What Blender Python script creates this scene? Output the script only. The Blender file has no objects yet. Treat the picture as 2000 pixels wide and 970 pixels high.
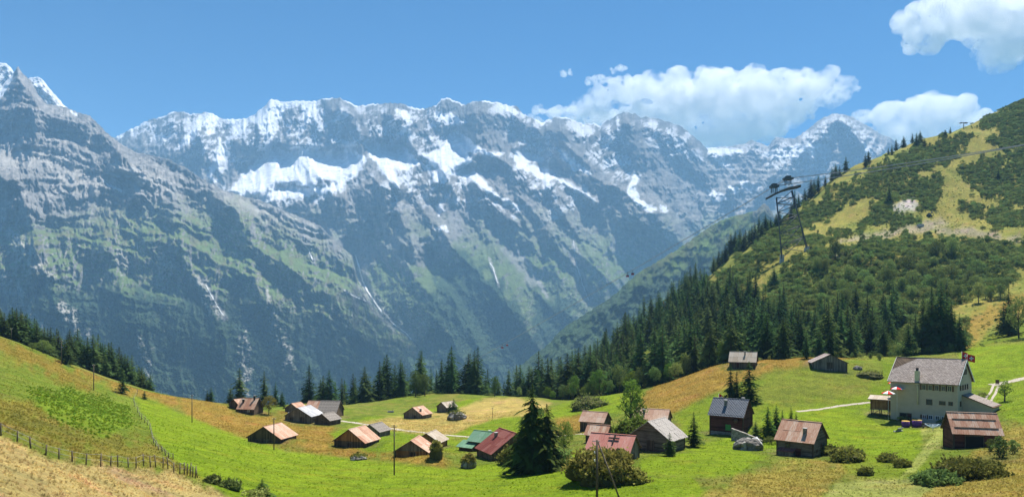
import bpy, math, random
import numpy as np
from mathutils import Vector, Matrix

# ------------------------------------------------------------------ camera, sky, sun, exposure
S = bpy.context.scene
COL = S.collection
FP, CX, CY = 1400.0, 1000.0, 620.0          # focal length and principal point in photo pixels (2000 x 970)
cam_d = bpy.data.cameras.new('camera')
cam = bpy.data.objects.new('camera', cam_d); COL.objects.link(cam)
cam_d.sensor_width = 36.0; cam_d.lens = 36.0 * FP / 2000.0
cam_d.shift_y = (CY - 485.0) / 2000.0
cam_d.clip_start = 0.5; cam_d.clip_end = 120000.0
cam.location = (0, 0, 0); cam.rotation_euler = (math.radians(90), 0, 0)
S.camera = cam

SUN_AZ, SUN_EL = math.radians(34), math.radians(63)
SUN_DIR = Vector((math.sin(SUN_AZ) * math.cos(SUN_EL), math.cos(SUN_AZ) * math.cos(SUN_EL), math.sin(SUN_EL)))
W = bpy.data.worlds.new('World'); S.world = W; W.use_nodes = True
wn, wl = W.node_tree.nodes, W.node_tree.links
wn.clear()
sky = wn.new('ShaderNodeTexSky'); sky.sky_type = 'NISHITA'; sky.sun_disc = False
sky.sun_elevation = SUN_EL; sky.sun_rotation = SUN_AZ
sky.altitude = 1900; sky.air_density = 1.0; sky.dust_density = 0.0; sky.ozone_density = 4.0
bg = wn.new('ShaderNodeBackground'); bg.inputs['Strength'].default_value = 0.05
wo = wn.new('ShaderNodeOutputWorld')
tint = wn.new('ShaderNodeMix'); tint.data_type = 'RGBA'; tint.blend_type = 'MULTIPLY'; tint.inputs[0].default_value = 1.0; tint.inputs[7].default_value = (0.14, 0.68, 1.0, 1)
wl.new(sky.outputs[0], tint.inputs[6]); wl.new(tint.outputs[2], bg.inputs[0]); wl.new(bg.outputs[0], wo.inputs[0])
sun_d = bpy.data.lights.new('sun', 'SUN'); sun_d.energy = 5.0; sun_d.angle = math.radians(0.53); sun_d.color = (1.0, 0.95, 0.87)
sun = bpy.data.objects.new('sun', sun_d); COL.objects.link(sun)
sun.rotation_euler = (-SUN_DIR).to_track_quat('-Z', 'Y').to_euler(); sun.location = (300, 400, 3000)
S.view_settings.view_transform = 'Standard'; S.view_settings.look = 'None'
S.view_settings.gamma = 1.0; S.view_settings.exposure = 1.16; S.view_settings.use_curve_mapping = False
S.render.engine = 'CYCLES'
S.cycles.max_bounces = 17; S.cycles.diffuse_bounces = 2; S.cycles.glossy_bounces = 2
S.cycles.transmission_bounces = 2; S.cycles.transparent_max_bounces = 8; S.cycles.volume_bounces = 16
S.cycles.use_denoising = True
S.cycles.caustics_reflective = False; S.cycles.caustics_refractive = False

# ------------------------------------------------------------------ numpy helpers
def at(px, py, Y):
    """A point seen at photo pixel (px, py) standing Y metres ahead."""
    return Vector(((px - CX) / FP * Y, Y, (CY - py) / FP * Y))

def sstep(a, b, x):
    t = np.clip((x - a) / (b - a), 0, 1)
    return t * t * (3 - 2 * t)

_T = {}
def _tab(seed):
    if seed not in _T:
        r = np.random.RandomState(seed)
        p = r.permutation(512).astype(np.int32)
        a = r.rand(512) * 2 * np.pi
        _T[seed] = (np.concatenate([p, p]), np.cos(a).astype(np.float32), np.sin(a).astype(np.float32))
    return _T[seed]

def pn(x, y, seed=0):
    p, gx, gy = _tab(seed)
    xf = np.floor(x); yf = np.floor(y)
    xi = xf.astype(np.int64) & 511; yi = yf.astype(np.int64) & 511
    x = (x - xf).astype(np.float32); y = (y - yf).astype(np.float32)
    u = x * x * x * (x * (x * 6 - 15) + 10); v = y * y * y * (y * (y * 6 - 15) + 10)
    x1 = (xi + 1) & 511; y1 = (yi + 1) & 511
    def g(a, b, dx, dy):
        h = p[p[a] + b]
        return gx[h] * dx + gy[h] * dy
    n00 = g(xi, yi, x, y); n10 = g(x1, yi, x - 1, y); n01 = g(xi, y1, x, y - 1); n11 = g(x1, y1, x - 1, y - 1)
    a = n00 + u * (n10 - n00); b = n01 + u * (n11 - n01)
    return (a + v * (b - a)) * 1.5

def fbm(x, y, o=5, seed=0, gain=0.5, lac=2.03):
    s = 0.0; a = 1.0; t = 0.0
    for i in range(o):
        s = s + a * pn(x + 17.3 * i, y - 9.1 * i, seed + i); t += a
        x = x * lac; y = y * lac; a *= gain
    return s / t

def ridged(x, y, o=5, seed=0, gain=0.5, lac=2.07):
    s = 0.0; a = 1.0; t = 0.0; w = 1.0
    for i in range(o):
        n = 1 - np.abs(pn(x + 7.7 * i, y + 3.1 * i, seed + i)) * 1.35
        n = np.clip(n, 0, 1) ** 2
        s = s + a * n * w; t += a
        w = np.clip(n * 1.6, 0, 1)
        x = x * lac; y = y * lac; a *= gain
    return s / t

def poly_sd(PX, PY, pts):
    """Signed distance in pixels to a polygon, positive inside."""
    P = np.array(pts, float); n = len(P)
    d = np.full(PX.shape, 1e9); ins = np.zeros(PX.shape, bool)
    for i in range(n):
        ax, ay = P[i]; bx, by = P[(i + 1) % n]
        ex, ey = bx - ax, by - ay
        wx, wy = PX - ax, PY - ay
        t = np.clip((wx * ex + wy * ey) / (ex * ex + ey * ey + 1e-9), 0, 1)
        d = np.minimum(d, (wx - ex * t) ** 2 + (wy - ey * t) ** 2)
        c = ((ay > PY) != (by > PY)) & (PX < ex * (PY - ay) / (ey + 1e-12) + ax)
        ins ^= c
    d = np.sqrt(d)
    return np.where(ins, d, -d)

def line_d(PX, PY, pts, sx=1.0):
    """Distance in pixels to a polyline and the running parameter 0..1 along it."""
    P = np.array(pts, float)
    seg = np.hypot(*(P[1:] - P[:-1]).T); cum = np.concatenate([[0], np.cumsum(seg)])
    d = np.full(PX.shape, 1e9); tt = np.zeros(PX.shape)
    for i in range(len(P) - 1):
        ax, ay = P[i]; bx, by = P[i + 1]
        ex, ey = bx - ax, by - ay
        wx, wy = PX - ax, PY - ay
        t = np.clip((wx * ex + wy * ey) / (ex * ex + ey * ey + 1e-9), 0, 1)
        q = (wx - ex * t) ** 2 + (wy - ey * t) ** 2
        m = q < d
        d = np.where(m, q, d); tt = np.where(m, (cum[i] + t * seg[i]) / cum[-1], tt)
    return np.sqrt(d), tt

def mask_poly(PX, PY, polys, soft=3.0, wob=5.0, scale=14.0, seed=3):
    m = np.zeros(PX.shape)
    n = fbm(PX / scale, PY / scale, 4, seed) * wob * 2
    for P in polys:
        A = np.array(P); x0, y0 = A.min(0) - 25; x1, y1 = A.max(0) + 25
        k = (PX > x0) & (PX < x1) & (PY > y0) & (PY < y1)
        if not k.any(): continue
        sd = poly_sd(PX[k], PY[k], P) + n[k]
        m[k] = np.maximum(m[k], sstep(-soft, soft, sd))
    return m

def lerp(a, b, m):
    a = np.asarray(a, float); b = np.asarray(b, float)
    return a + (b - a) * m[..., None]

# ------------------------------------------------------------------ mesh / object helpers
def grid_mesh(name, V, cols=None, smooth=True):
    """V: (rows, cols, 3) array of points -> one grid mesh with an optional per-point colour."""
    r, c = V.shape[:2]
    me = bpy.data.meshes.new(name)
    me.vertices.add(r * c); me.vertices.foreach_set('co', np.ascontiguousarray(V, np.float32).ravel())
    i = np.arange(r * c).reshape(r, c)
    q = np.stack([i[:-1, :-1], i[1:, :-1], i[1:, 1:], i[:-1, 1:]], -1).reshape(-1, 4)
    n = len(q)
    me.loops.add(n * 4); me.loops.foreach_set('vertex_index', q.ravel().astype(np.int32))
    me.polygons.add(n); me.polygons.foreach_set('loop_start', np.arange(0, n * 4, 4, dtype=np.int32))
    if smooth: me.polygons.foreach_set('use_smooth', np.ones(n, bool))
    me.update()
    if cols is not None:
        a = me.color_attributes.new('cover', 'FLOAT_COLOR', 'POINT')
        k = np.ones((r * c, 4), np.float32); k[:, :3] = cols.reshape(-1, 3)
        a.data.foreach_set('color', k.ravel())
    return me

def link(name, me, mat=None, parent=None, loc=None, **props):
    o = bpy.data.objects.new(name, me); COL.objects.link(o)
    if mat is not None and me is not None:
        me.materials.clear()
        for m in (mat if isinstance(mat, (list, tuple)) else [mat]): me.materials.append(m)
    if parent is not None: o.parent = parent
    if loc is not None: o.location = loc
    for k, v in props.items(): o[k] = v
    return o

def grid_normals(V):
    du = np.gradient(V, axis=1); dv = np.gradient(V, axis=0)
    n = np.cross(du, dv); n /= np.linalg.norm(n, axis=-1, keepdims=True) + 1e-9
    n *= np.where(n[..., 1:2] > 0, -1, 1) if False else np.where(n[..., 2:3] < 0, -1, 1)
    return n

# ------------------------------------------------------------------ materials
def new_mat(name):
    m = bpy.data.materials.new(name); m.use_nodes = True
    nt = m.node_tree; b = nt.nodes['Principled BSDF']
    b.inputs['Specular IOR Level'].default_value = 0.15
    b.inputs['Roughness'].default_value = 0.9
    return m, nt, b

def noise_node(nt, scale, detail=6, rough=0.6, vec=None, dist=0.0):
    n = nt.nodes.new('ShaderNodeTexNoise'); n.inputs['Scale'].default_value = scale
    n.inputs['Detail'].default_value = detail; n.inputs['Roughness'].default_value = rough
    n.inputs['Distortion'].default_value = dist
    if vec is not None: nt.links.new(vec, n.inputs['Vector'])
    return n

def ramp(nt, fac, stops):
    r = nt.nodes.new('ShaderNodeValToRGB'); nt.links.new(fac, r.inputs[0])
    e = r.color_ramp.elements
    while len(e) < len(stops): e.new(0.5)
    for k, (p, c) in zip(e, stops):
        k.position = p; k.color = (*c, 1) if len(c) == 3 else c
    return r

def mixc(nt, a, b, fac, mode='MIX'):
    m = nt.nodes.new('ShaderNodeMix'); m.data_type = 'RGBA'; m.blend_type = mode
    for sock, v in ((m.inputs[0], fac), (m.inputs[6], a), (m.inputs[7], b)):
        if isinstance(v, (int, float)): sock.default_value = v
        elif isinstance(v, tuple): sock.default_value = (*v, 1)
        else: nt.links.new(v, sock)
    return m.outputs[2]

def bump(nt, b, height, dist, strength=1.0):
    n = nt.nodes.new('ShaderNodeBump'); n.inputs['Distance'].default_value = dist; n.inputs['Strength'].default_value = strength
    nt.links.new(height, n.inputs['Height']); nt.links.new(n.outputs[0], b.inputs['Normal'])

def coords(nt, kind='Object'):
    return nt.nodes.new('ShaderNodeTexCoord').outputs[kind]

def cover_material(name, s1, s2, amt, bdist, bscale, rough=0.95):
    """Colour from the surface's own cover map, broken up by two noises, with fine relief."""
    m, nt, b = new_mat(name)
    b.inputs['Roughness'].default_value = rough; b.inputs['Specular IOR Level'].default_value = 0.05
    a = nt.nodes.new('ShaderNodeAttribute'); a.attribute_name = 'cover'
    co = coords(nt)
    n1 = noise_node(nt, s1, 5, 0.65, co); n2 = noise_node(nt, s2, 4, 0.7, co)
    r1 = ramp(nt, n1.outputs[0], [(0.3, (1 - amt,) * 3), (0.7, (1 + amt,) * 3)])
    r2 = ramp(nt, n2.outputs[0], [(0.3, (1 - amt * 0.8,) * 3), (0.7, (1 + amt * 0.8,) * 3)])
    c = mixc(nt, a.outputs['Color'], r1.outputs[0], 1.0, 'MULTIPLY')
    c = mixc(nt, c, r2.outputs[0], 1.0, 'MULTIPLY')
    nt.links.new(c, b.inputs['Base Color'])
    n3 = noise_node(nt, bscale, 6, 0.7, co)
    bump(nt, b, n3.outputs[0], bdist)
    return m
# ------------------------------------------------------------------ mountains
def interp_pts(pts, x):
    P = np.array(pts, float)
    return np.interp(x, P[:, 0], P[:, 1])

ROCK = np.array((0.25, 0.24, 0.23)); ROCK_L = np.array((0.44, 0.415, 0.38)); ROCK_D = np.array((0.13, 0.13, 0.13))
GRASS_M = np.array((0.135, 0.200, 0.048)); GRASS_D = np.array((0.17, 0.17, 0.07))
WOOD_M = np.array((0.036, 0.064, 0.034)); SNOW = np.array((0.86, 0.88, 0.92)); SCREE = np.array((0.33, 0.32, 0.31))

def mountain(name, px0, px1, nc, nr, crest, base, depth, cover, jag, mat, back=700.0, power=1.0, jseed=5):
    px = np.linspace(px0, px1, nc)
    cr = interp_pts(crest, px)
    cr = cr + jag * (ridged(px / 9.0, px * 0 + 1.5, 4, jseed) - 0.45) * -2.0
    ba = interp_pts(base, px)
    t = np.linspace(0, 1, nr)[:, None] ** power
    PX = np.broadcast_to(px[None, :], (nr, nc)).copy()
    PY = cr[None, :] + (ba - cr)[None, :] * t
    Y = depth(PX, PY, cr[None, :], ba[None, :])
    V = np.stack([(PX - CX) / FP * Y, Y, (CY - PY) / FP * Y], -1)
    N = grid_normals(V)
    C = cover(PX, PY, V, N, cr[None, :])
    # the far side, falling away behind the crest
    bk = []; bc = []
    for k, (dy, dz) in enumerate(((back, 1.3), (back * 0.45, 0.9), (back * 0.15, 0.6), (back * 0.04, 0.3))):
        R = V[0].copy(); R[:, 0] *= (R[:, 1] + dy) / R[:, 1]; R[:, 1] += dy; R[:, 2] -= dy * dz
        bk.append(R); bc.append(C[0])
    V = np.concatenate([np.array(bk), V]); C = np.concatenate([np.array(bc), C])
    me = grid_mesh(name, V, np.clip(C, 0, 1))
    return link(name, me, mat, kind='structure')

def speck(shape, seed):
    """Single crowns: every point of a wood its own tone."""
    return np.random.RandomState(seed).uniform(.35, 1.75, shape)[..., None]

def spurs(PX, PY, lst):
    r = np.zeros(PX.shape)
    for pts, w, h in lst:
        d, t = line_d(PX, PY, pts)
        ww = w * (0.7 + 0.6 * t)
        k = np.clip(1 - d / ww, 0, 1)
        r = np.maximum(r, h * k ** 1.15) if h > 0 else r + h * k ** 1.5
    return r

def terrace(v, p=3.0):
    f = np.floor(v); t = v - f
    return f + t ** p / (t ** p + (1 - t) ** p)

def cliffs(PX, PY, lst, perpx):
    """Named rock walls: (line of the foot, height in pixels). Adds what turns the slope into a wall with a shelf above."""
    t = np.zeros(PX.shape)
    wob = 7 * fbm(PX / 22, PY / 30, 3, 171) + 5 * (ridged(PX / 12, PY / 60, 3, 175) - .4)
    for pts, h in lst:
        x0, x1 = pts[0][0], pts[-1][0]
        fx = sstep(x0 - 22, x0 + 12, PX) * sstep(x1 + 22, x1 - 12, PX)
        d = interp_pts(pts, PX) + wob - PY
        t = t + (-np.clip(d / h, 0, 1) + sstep(h, h * 2.4, d)) * perpx * h * fx
    return t
CLIFF_C = [([(-120,296),(0,292),(60,290),(110,285),(160,280)], 72), ([(60,412),(140,405),(235,402)], 18), ([(190,538),(260,530),(340,540),(420,562),(470,584)], 52), ([(-140,445),(0,440),(62,448)], 95), ([(405,462),(450,470),(495,482)], 36),
 ([(-140,566),(60,560),(130,555),(185,562)], 55), ([(150,350),(230,345),(300,372)], 14), ([(480,640),(540,650),(610,690)], 50), ([(240,690),(330,700),(440,720)], 60), ([(120,480),(180,470),(240,478)], 20), ([(250,440),(330,452),(400,470)], 18)]
CLIFF_D = [([(610,470),(660,458),(700,452),(790,446)], 66), ([(715,286),(760,284),(812,296)], 66), ([(915,298),(1000,300),(1045,292)], 84), ([(1185,335),(1300,332),(1380,352)], 84), ([(1090,330),(1150,342),(1190,352)], 76), ([(1015,410),(1100,440)], 58),
 ([(1100,470),(1200,500),(1310,500)], 84), ([(780,400),(840,398)], 40), ([(880,420),(950,440),(1000,470)], 44), ([(640,265),(700,285)], 56), ([(470,320),(520,290)], 40), ([(330,300),(420,330)], 50), ([(500,430),(600,440)], 36), ([(820,500),(860,510)], 40)]

# ---- the snowy main range across the valley
D_CREST = [(100,330),(180,300),(215,270),(225,268),(260,250),(285,237),(330,222),(340,216),(370,222),(395,220),(410,219),(425,227),(440,232),(470,233),(495,225),
 (515,208),(530,193),(555,199),(580,197),(610,198),(640,191),(665,190),(675,197),(700,207),(730,203),(760,200),(785,203),(810,210),(830,212),(853,205),
 (862,193),(872,190),(890,198),(908,205),(920,198),(945,196),(965,199),(985,204),(1010,208),(1020,220),(1040,232),(1060,238),(1080,230),(1100,228),
 (1120,235),(1140,242),(1160,240),(1172,247),(1180,235),(1197,232),(1205,222),(1220,218),(1240,222),(1252,230),(1262,228),(1280,230),(1300,237),(1325,243),
 (1345,258),(1365,275),(1380,290),(1395,310),(1420,345),(1450,385),(1480,410),(1520,440),(1560,480)]
D_BASE = [(100,800),(1000,800),(1080,720),(1200,620),(1340,545),(1450,500),(1560,520)]
SNOW_D = [
 [(480,338),(508,305),(536,287),(568,298),(596,291),(631,298),(666,291),(700,294),(714,310),(708,330),(690,346),(666,362),(648,352),(624,350),(613,372),(575,358),(540,362),(510,380),(470,386),(440,376)],
 [(529,191),(554,198),(596,198),(627,195),(620,219),(610,247),(592,233),(589,205),(561,209),(540,254),(526,268),(498,240),(491,230),(515,209)],
 [(214,264),(245,252),(280,236),(301,238),(252,257),(228,274)],
 [(400,217),(417,219),(424,230),(417,261),(407,265),(396,244),(372,282),(343,293),(368,258),(389,233)],
 [(435,258),(431,282),(452,296),(428,324),(414,342),(431,363),(403,345),(414,317),(421,296),(428,275)],
 [(435,230),(491,228),(515,207),(519,216),(491,240),(463,268),(449,247)],
 [(709,279),(747,283),(782,279),(810,307),(845,332),(863,328),(852,356),(824,318),(796,335),(768,328),(775,356),(782,370),(765,356),(740,328),(723,307)],
 [(880,255),(905,258),(922,279),(950,293),(985,300),(968,307),(936,297),(915,300),(922,314),(905,328),(866,342),(845,328),(824,300),(859,293),(866,279)],
 [(845,328),(887,335),(915,325),(929,335),(950,356),(971,384),(943,370),(915,349),(880,342),(870,356),(861,360)],
 [(1003,300),(1024,293),(1056,307),(1070,314),(1035,318),(1070,332),(1073,339),(1126,367),(1147,377),(1164,395),(1119,370),(1084,349),(1066,370),(1056,349),(1021,332),(1003,318)],
 [(1087,293),(1101,295),(1136,325),(1161,342),(1119,332)],
 [(961,195),(993,204),(1017,221),(1003,228),(982,211)],
 [(1035,221),(1077,236),(1060,243),(1045,240)],
 [(849,402),(859,398),(870,412),(856,419)], [(852,444),(870,440),(873,451),(852,449)],
 [(965,377),(1014,402),(1014,412),(986,398)], [(455,384),(520,366),(600,366),(680,350),(660,372),(600,384),(540,392),(480,398)],
 [(1238,335),(1250,345),(1240,372),(1252,390),(1290,412),(1262,412),(1236,390),(1224,377)],
 [(1206,227),(1212,265),(1217,278),(1205,258)], [(768,213),(796,216),(807,237),(789,234)],
 [(1290,400),(1302,405),(1300,414),(1288,410)], [(850,215),(885,222),(912,240),(880,240),(850,230)],
]
SNOW_THIN = [[(240,260),(330,225),(400,225),(520,230),(640,200),(700,230),(720,290),(600,300),(480,300),(430,340),(300,280)],
 [(700,215),(850,205),(900,250),(880,300),(780,285),(720,280)], [(980,240),(1050,245),(1110,290),(1070,320),(1000,290)],
 [(1100,235),(1200,240),(1240,330),(1210,360),(1150,300)], [(1230,225),(1340,260),(1400,330),(1300,300)],
 [(440,372),(620,350),(700,330),(690,360),(560,380),(500,400)],[(720,310),(790,340),(790,400),(750,360)],[(900,340),(980,400),(1000,420),(930,370)],[(1040,340),(1100,370),(1080,440),(1060,420)],[(700,280),(860,300),(980,400),(900,400),(780,390)],[(1000,300),(1170,390),(1120,410),(1010,350)],[(440,372),(700,340),(650,396),(500,408)],[(930,200),(1010,210),(1060,250),(980,250)]]
SCREE_D = [[(640,470),(700,455),(760,500),(720,520),(705,575),(690,540),(690,500)],[(860,430),(905,400),(900,460),(870,500),(840,470)],
 [(740,450),(850,470),(830,520),(770,520)],[(970,440),(1000,470),(1060,560),(1040,560),(985,490)],[(1090,470),(1140,505),(1160,590),(1140,590),(1120,530)],
 [(500,395),(640,440),(690,500),(660,500),(600,460)]]
WOOD_D = [[(870,520),(900,490),(960,540),(1010,600),(1040,680),(960,720),(860,700),(840,600),(850,540)],[(700,600),(760,640),(830,700),(850,800),(640,800),(600,700)],
 [(1060,560),(1120,600),(1130,640),(1060,690),(1020,640)], [(880,690),(1100,680),(1060,800),(850,800)]]
SPUR_D = [
 ([(668,190),(700,250),(716,322),(745,372),(785,420),(800,470)], 55, 520),
 ([(530,193),(510,250),(470,300),(440,370)], 38, 300), ([(405,219),(380,280),(330,310)], 30, 220), ([(340,216),(300,270),(260,300)], 30, 200),
 ([(765,200),(790,250),(815,300)], 34, 320), ([(872,190),(850,240),(835,290)], 26, 260), ([(945,196),(925,250),(940,290),(1000,320),(1010,380),(1075,450),(1180,540)], 52, 560),
 ([(1012,208),(1090,268),(1165,340),(1240,395),(1310,450),(1350,500)], 50, 620), ([(1100,228),(1150,290),(1210,350)], 32, 300),
 ([(1222,218),(1250,290),(1310,370),(1360,440)], 46, 430), ([(1300,237),(1360,310),(1410,380)], 36, 300),
 ([(600,300),(640,370),(700,430),(650,470)], 34, 240), ([(850,360),(840,420),(880,480),(960,560),(1040,640)], 60, 420), ([(780,440),(800,520),(850,600),(900,700)], 50, 330),
 ([(930,360),(990,420),(1080,520),(1140,600)], 42, 330), ([(1080,370),(1110,440),(1180,500)], 36, 330),
 ([(690,480),(700,545),(725,592),(800,662)], 46, -260), ([(852,400),(860,470),(830,540)], 26, -180), ([(1125,500),(1150,590)], 40, -230)]

def depth_D(PX, PY, cr, ba):
    h = np.clip((780 - PY) / (780 - cr), 0, 1.1)
    Yb = np.interp(PX, [100, 600, 900, 1200, 1500], [4500, 3800, 3600, 4400, 5800])
    Yc = np.interp(PX, [100, 500, 900, 1200, 1400, 1560], [8600, 8400, 8200, 8700, 9100, 9300])
    Y = Yb + (Yc - Yb) * (0.75 * h + 0.25 * h ** 2)
    wx = PX + 16 * fbm(PX / 60, PY / 60, 3, 41); wy = PY + 16 * fbm(PX / 60, PY / 60, 3, 51)
    sp = spurs(wx, wy, SPUR_D)
    fade = sstep(0, 26, PY - cr)
    sm = mask_poly(PX, PY, SNOW_D[:1] + SNOW_D[6:10], 10, 3)
    rough = (1 - 0.75 * sm) * (0.35 + 0.65 * sstep(560, 380, PY))
    sk = PX + (PY - 400) * np.interp(PX, [200, 700, 1000, 1300], [0.25, -0.1, -0.3, -0.4])   # gullies lean with the spurs
    r = 270 * (ridged(sk / 85, PY / 150, 5, 11) - 0.4) + 100 * (ridged(sk / 26, PY / 60, 5, 21) - 0.4) * rough
    r = r + 52 * (ridged(sk / 9, PY / 16, 4, 31) - 0.4) * rough
    v = (PY + 0.18 * PX + 14 * fbm(PX / 45, PY / 45, 3, 61)) / 17.0
    band = (terrace(v, 2.6) - v) * 90 * rough * (0.3 + 0.7 * sstep(-0.3, 0.3, fbm(PX / 70, PY / 40, 3, 71)))
    Y = Y - (sp * 0.8 + r) * (0.25 + 0.75 * fade) - band * fade
    Y = Y + 14 * np.random.RandomState(9).normal(0, 1, PX.shape) * sstep(520, 620, PY)
    Y = Y + cliffs(PX, PY, CLIFF_D, 4.4) * (0.3 + 0.7 * fade)
    for P, K in zip([SNOW_D[i] for i in (0, 6, 7, 8, 9, 16)], (13, 12, 11, 11, 11, 9)):      # glaciers lie on shelves
        A = np.array(P); g = mask_poly(PX, PY, [P], 14, 0.1)
        Y = Y + K * (A[:, 1].mean() - PY) * g
    return Y

def cover_D(PX, PY, V, N, cr):
    nz = N[..., 2]
    f1 = fbm(PX / 40, PY / 40, 5, 81); f2 = fbm(PX / 10, PY / 7, 4, 91); f3 = fbm(PX / 4, PY / 3, 3, 95)
    C = lerp(ROCK * .8, ROCK_L * .85, sstep(-0.3, 0.6, f2 + 0.4 * f1)); C = lerp(C, ROCK_D * .8, 0.75 * sstep(0.0, 0.5, fbm((PX + PY) / 22, (PY - .35 * PX) / 5, 5, 93) + 0.3 * f3)); C = lerp(C, ROCK_L, 0.5 * sstep(0.1, 0.5, fbm(PX / 6, PY / 26, 4, 94)))
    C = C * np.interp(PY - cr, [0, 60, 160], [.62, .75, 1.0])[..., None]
    gl = sstep(395, 520, PY + 60 * f1 + 18 * f2) * sstep(0.36, 0.6, nz + 0.2 * f2)
    C = lerp(C, GRASS_M * 0.85, 0.85 * gl)
    sc = mask_poly(PX, PY, SCREE_D, 9, 10, 20, 4)
    C = lerp(C, SCREE * 0.85, 0.75 * sc)
    wd = mask_poly(PX, PY, WOOD_D, 8, 22, 30, 6); wd = np.maximum(wd, 0.8 * sstep(620, 700, PY + 50 * f1)) * sstep(-0.55, -0.1, f2 + 0.2)
    C = lerp(C, WOOD_M * (1 + 0.5 * f3[..., None]) * speck(PX.shape, 1), np.clip(0.92 * wd * (1 - 0.8 * sc), 0, 1))
    for pts, w in (([(690,470),(697,505),(708,548),(719,570),(734,592),(749,613),(770,633),(803,662)], 16), ([(705,455),(715,500),(712,545)], 7), ([(1120,480),(1127,520),(1138,556),(1152,590)], 10), ([(860,455),(852,480),(840,520)], 7), ([(1000,470),(1040,530),(1070,580)], 5), ([(956,505),(968,540),(975,560)], 4)):
        d, t = line_d(PX, PY, pts); C = lerp(C, SCREE * 1.05, 0.8 * sstep(1.0, 0.25, d / w + 0.9 * f2 + 0.4 * f3))
    th = mask_poly(PX, PY, SNOW_THIN, 14, 18, 30, 7)
    lk = PX * 0.5 + PY
    th = th * sstep(0.05, 0.2, fbm(PX / 30, lk / 22, 4, 98) * 0.9 + fbm(PX / 7, lk / 4.5, 3, 97, 0.6) * 0.45 + (nz - 0.6) * 0.4 + 0.07)
    C = lerp(C, SNOW * 0.9, 0.82 * th)
    sn = mask_poly(PX, PY, SNOW_D, 2.5, 4.5, 12, 8)
    holes = sstep(0.40, 0.52, fbm(PX / 18, PY / 9, 4, 99)) * 0.5
    C = lerp(C, SNOW, np.clip(sn * (1 - holes), 0, 1))
    capn = sstep(4.5, 1.0, PY - cr) * sstep(0.0, 0.15, fbm(PX / 50, PY * 0, 2, 103) + 0.1 - 0.4 * (PX > 1180)) * (PX < 1250)
    C = lerp(C, SNOW, capn)
    return C

MAT_MOUNT = cover_material('mountain_rock', 0.03, 0.008, 0.22, 36.0, 0.03)
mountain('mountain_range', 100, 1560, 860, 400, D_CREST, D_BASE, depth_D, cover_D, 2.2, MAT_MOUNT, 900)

# ---- the far peak at the head of the valley
E_CREST = [(1300,330),(1340,300),(1370,290),(1400,287),(1430,285),(1455,280),(1468,273),(1480,278),(1500,285),(1515,266),(1530,270),(1550,270),(1575,255),(1590,243),(1605,230),
 (1625,223),(1640,222),(1665,228),(1690,243),(1720,262),(1745,272),(1775,295),(1800,300),(1850,290),(1885,262),(1905,242),(1918,238),(1930,252),(1960,280),(2060,320)]
E_BASE = [(1300,520),(2060,520)]
SNOW_E = [[(1373,287),(1449,289),(1449,301),(1409,305),(1435,331),(1409,325),(1389,305)],[(1481,301),(1554,281),(1618,281),(1630,309),(1562,313),(1505,309)],
 [(1686,281),(1700,285),(1708,303),(1690,297)],[(1686,307),(1722,315),(1702,320)],[(1445,351),(1489,365),(1465,377),(1443,357)],[(1419,361),(1441,365),(1449,377),(1429,377)],
 [(1381,369),(1409,377),(1425,389),(1393,397)],[(1560,320),(1600,325),(1570,330)],[(1335,372),(1362,378),(1350,382)]]
THIN_E = [[(1575,262),(1640,222),(1700,250),(1720,290),(1640,280),(1560,285)],[(1440,285),(1540,280),(1560,300),(1470,300)],[(1480,305),(1640,310),(1600,345),(1500,330)]]
SPUR_E = [([(1640,222),(1610,260),(1560,300),(1500,350)], 40, 420), ([(1640,222),(1690,290),(1700,340)], 45, 420), ([(1515,266),(1490,310)], 28, 250), ([(1468,273),(1455,310),(1430,380)], 30, 280), ([(1915,238),(1930,300)], 40, 250)]
def depth_E(PX, PY, cr, ba):
    h = np.clip((520 - PY) / (520 - cr), 0, 1.1)
    Y = 6400 + 2700 * h
    fade = 0.25 + 0.75 * sstep(0, 20, PY - cr)
    r = 380 * (ridged(PX / 60, PY / 90, 5, 111) - 0.4) + 150 * (ridged(PX / 18, PY / 30, 5, 121) - 0.4) + 70 * (ridged(PX / 6, PY / 9, 3, 131) - 0.4)
    v = (PY + 8 * fbm(PX / 40, PY / 40, 3, 141)) / 12.0
    return Y - (spurs(PX, PY, SPUR_E) + r) * fade - (terrace(v, 2.4) - v) * 90 * fade
def cover_E(PX, PY, V, N, cr):
    nz = N[..., 2]; f2 = fbm(PX / 10, PY / 6, 4, 151); f1 = fbm(PX / 40, PY / 40, 4, 156)
    C = lerp(ROCK, ROCK_L, sstep(-0.3, 0.6, f2)); C = lerp(C, ROCK_D, 0.6 * sstep(0.0, 0.6, -f2))
    C = lerp(C, GRASS_M, 0.6 * sstep(400, 460, PY + 40 * f1))
    th = mask_poly(PX, PY, THIN_E, 10, 10, 20, 9) * sstep(0.0, 0.25, fbm(PX / 5, PY / 5, 4, 161, 0.6) + (nz - 0.6))
    C = lerp(C, SNOW * 0.95, 0.75 * th)
    return lerp(C, SNOW, mask_poly(PX, PY, SNOW_E, 2, 3.5, 8, 10))
mountain('far_mountain', 1300, 2060, 420, 190, E_CREST, E_BASE, depth_E, cover_E, 1.5, MAT_MOUNT, 1200)

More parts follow.
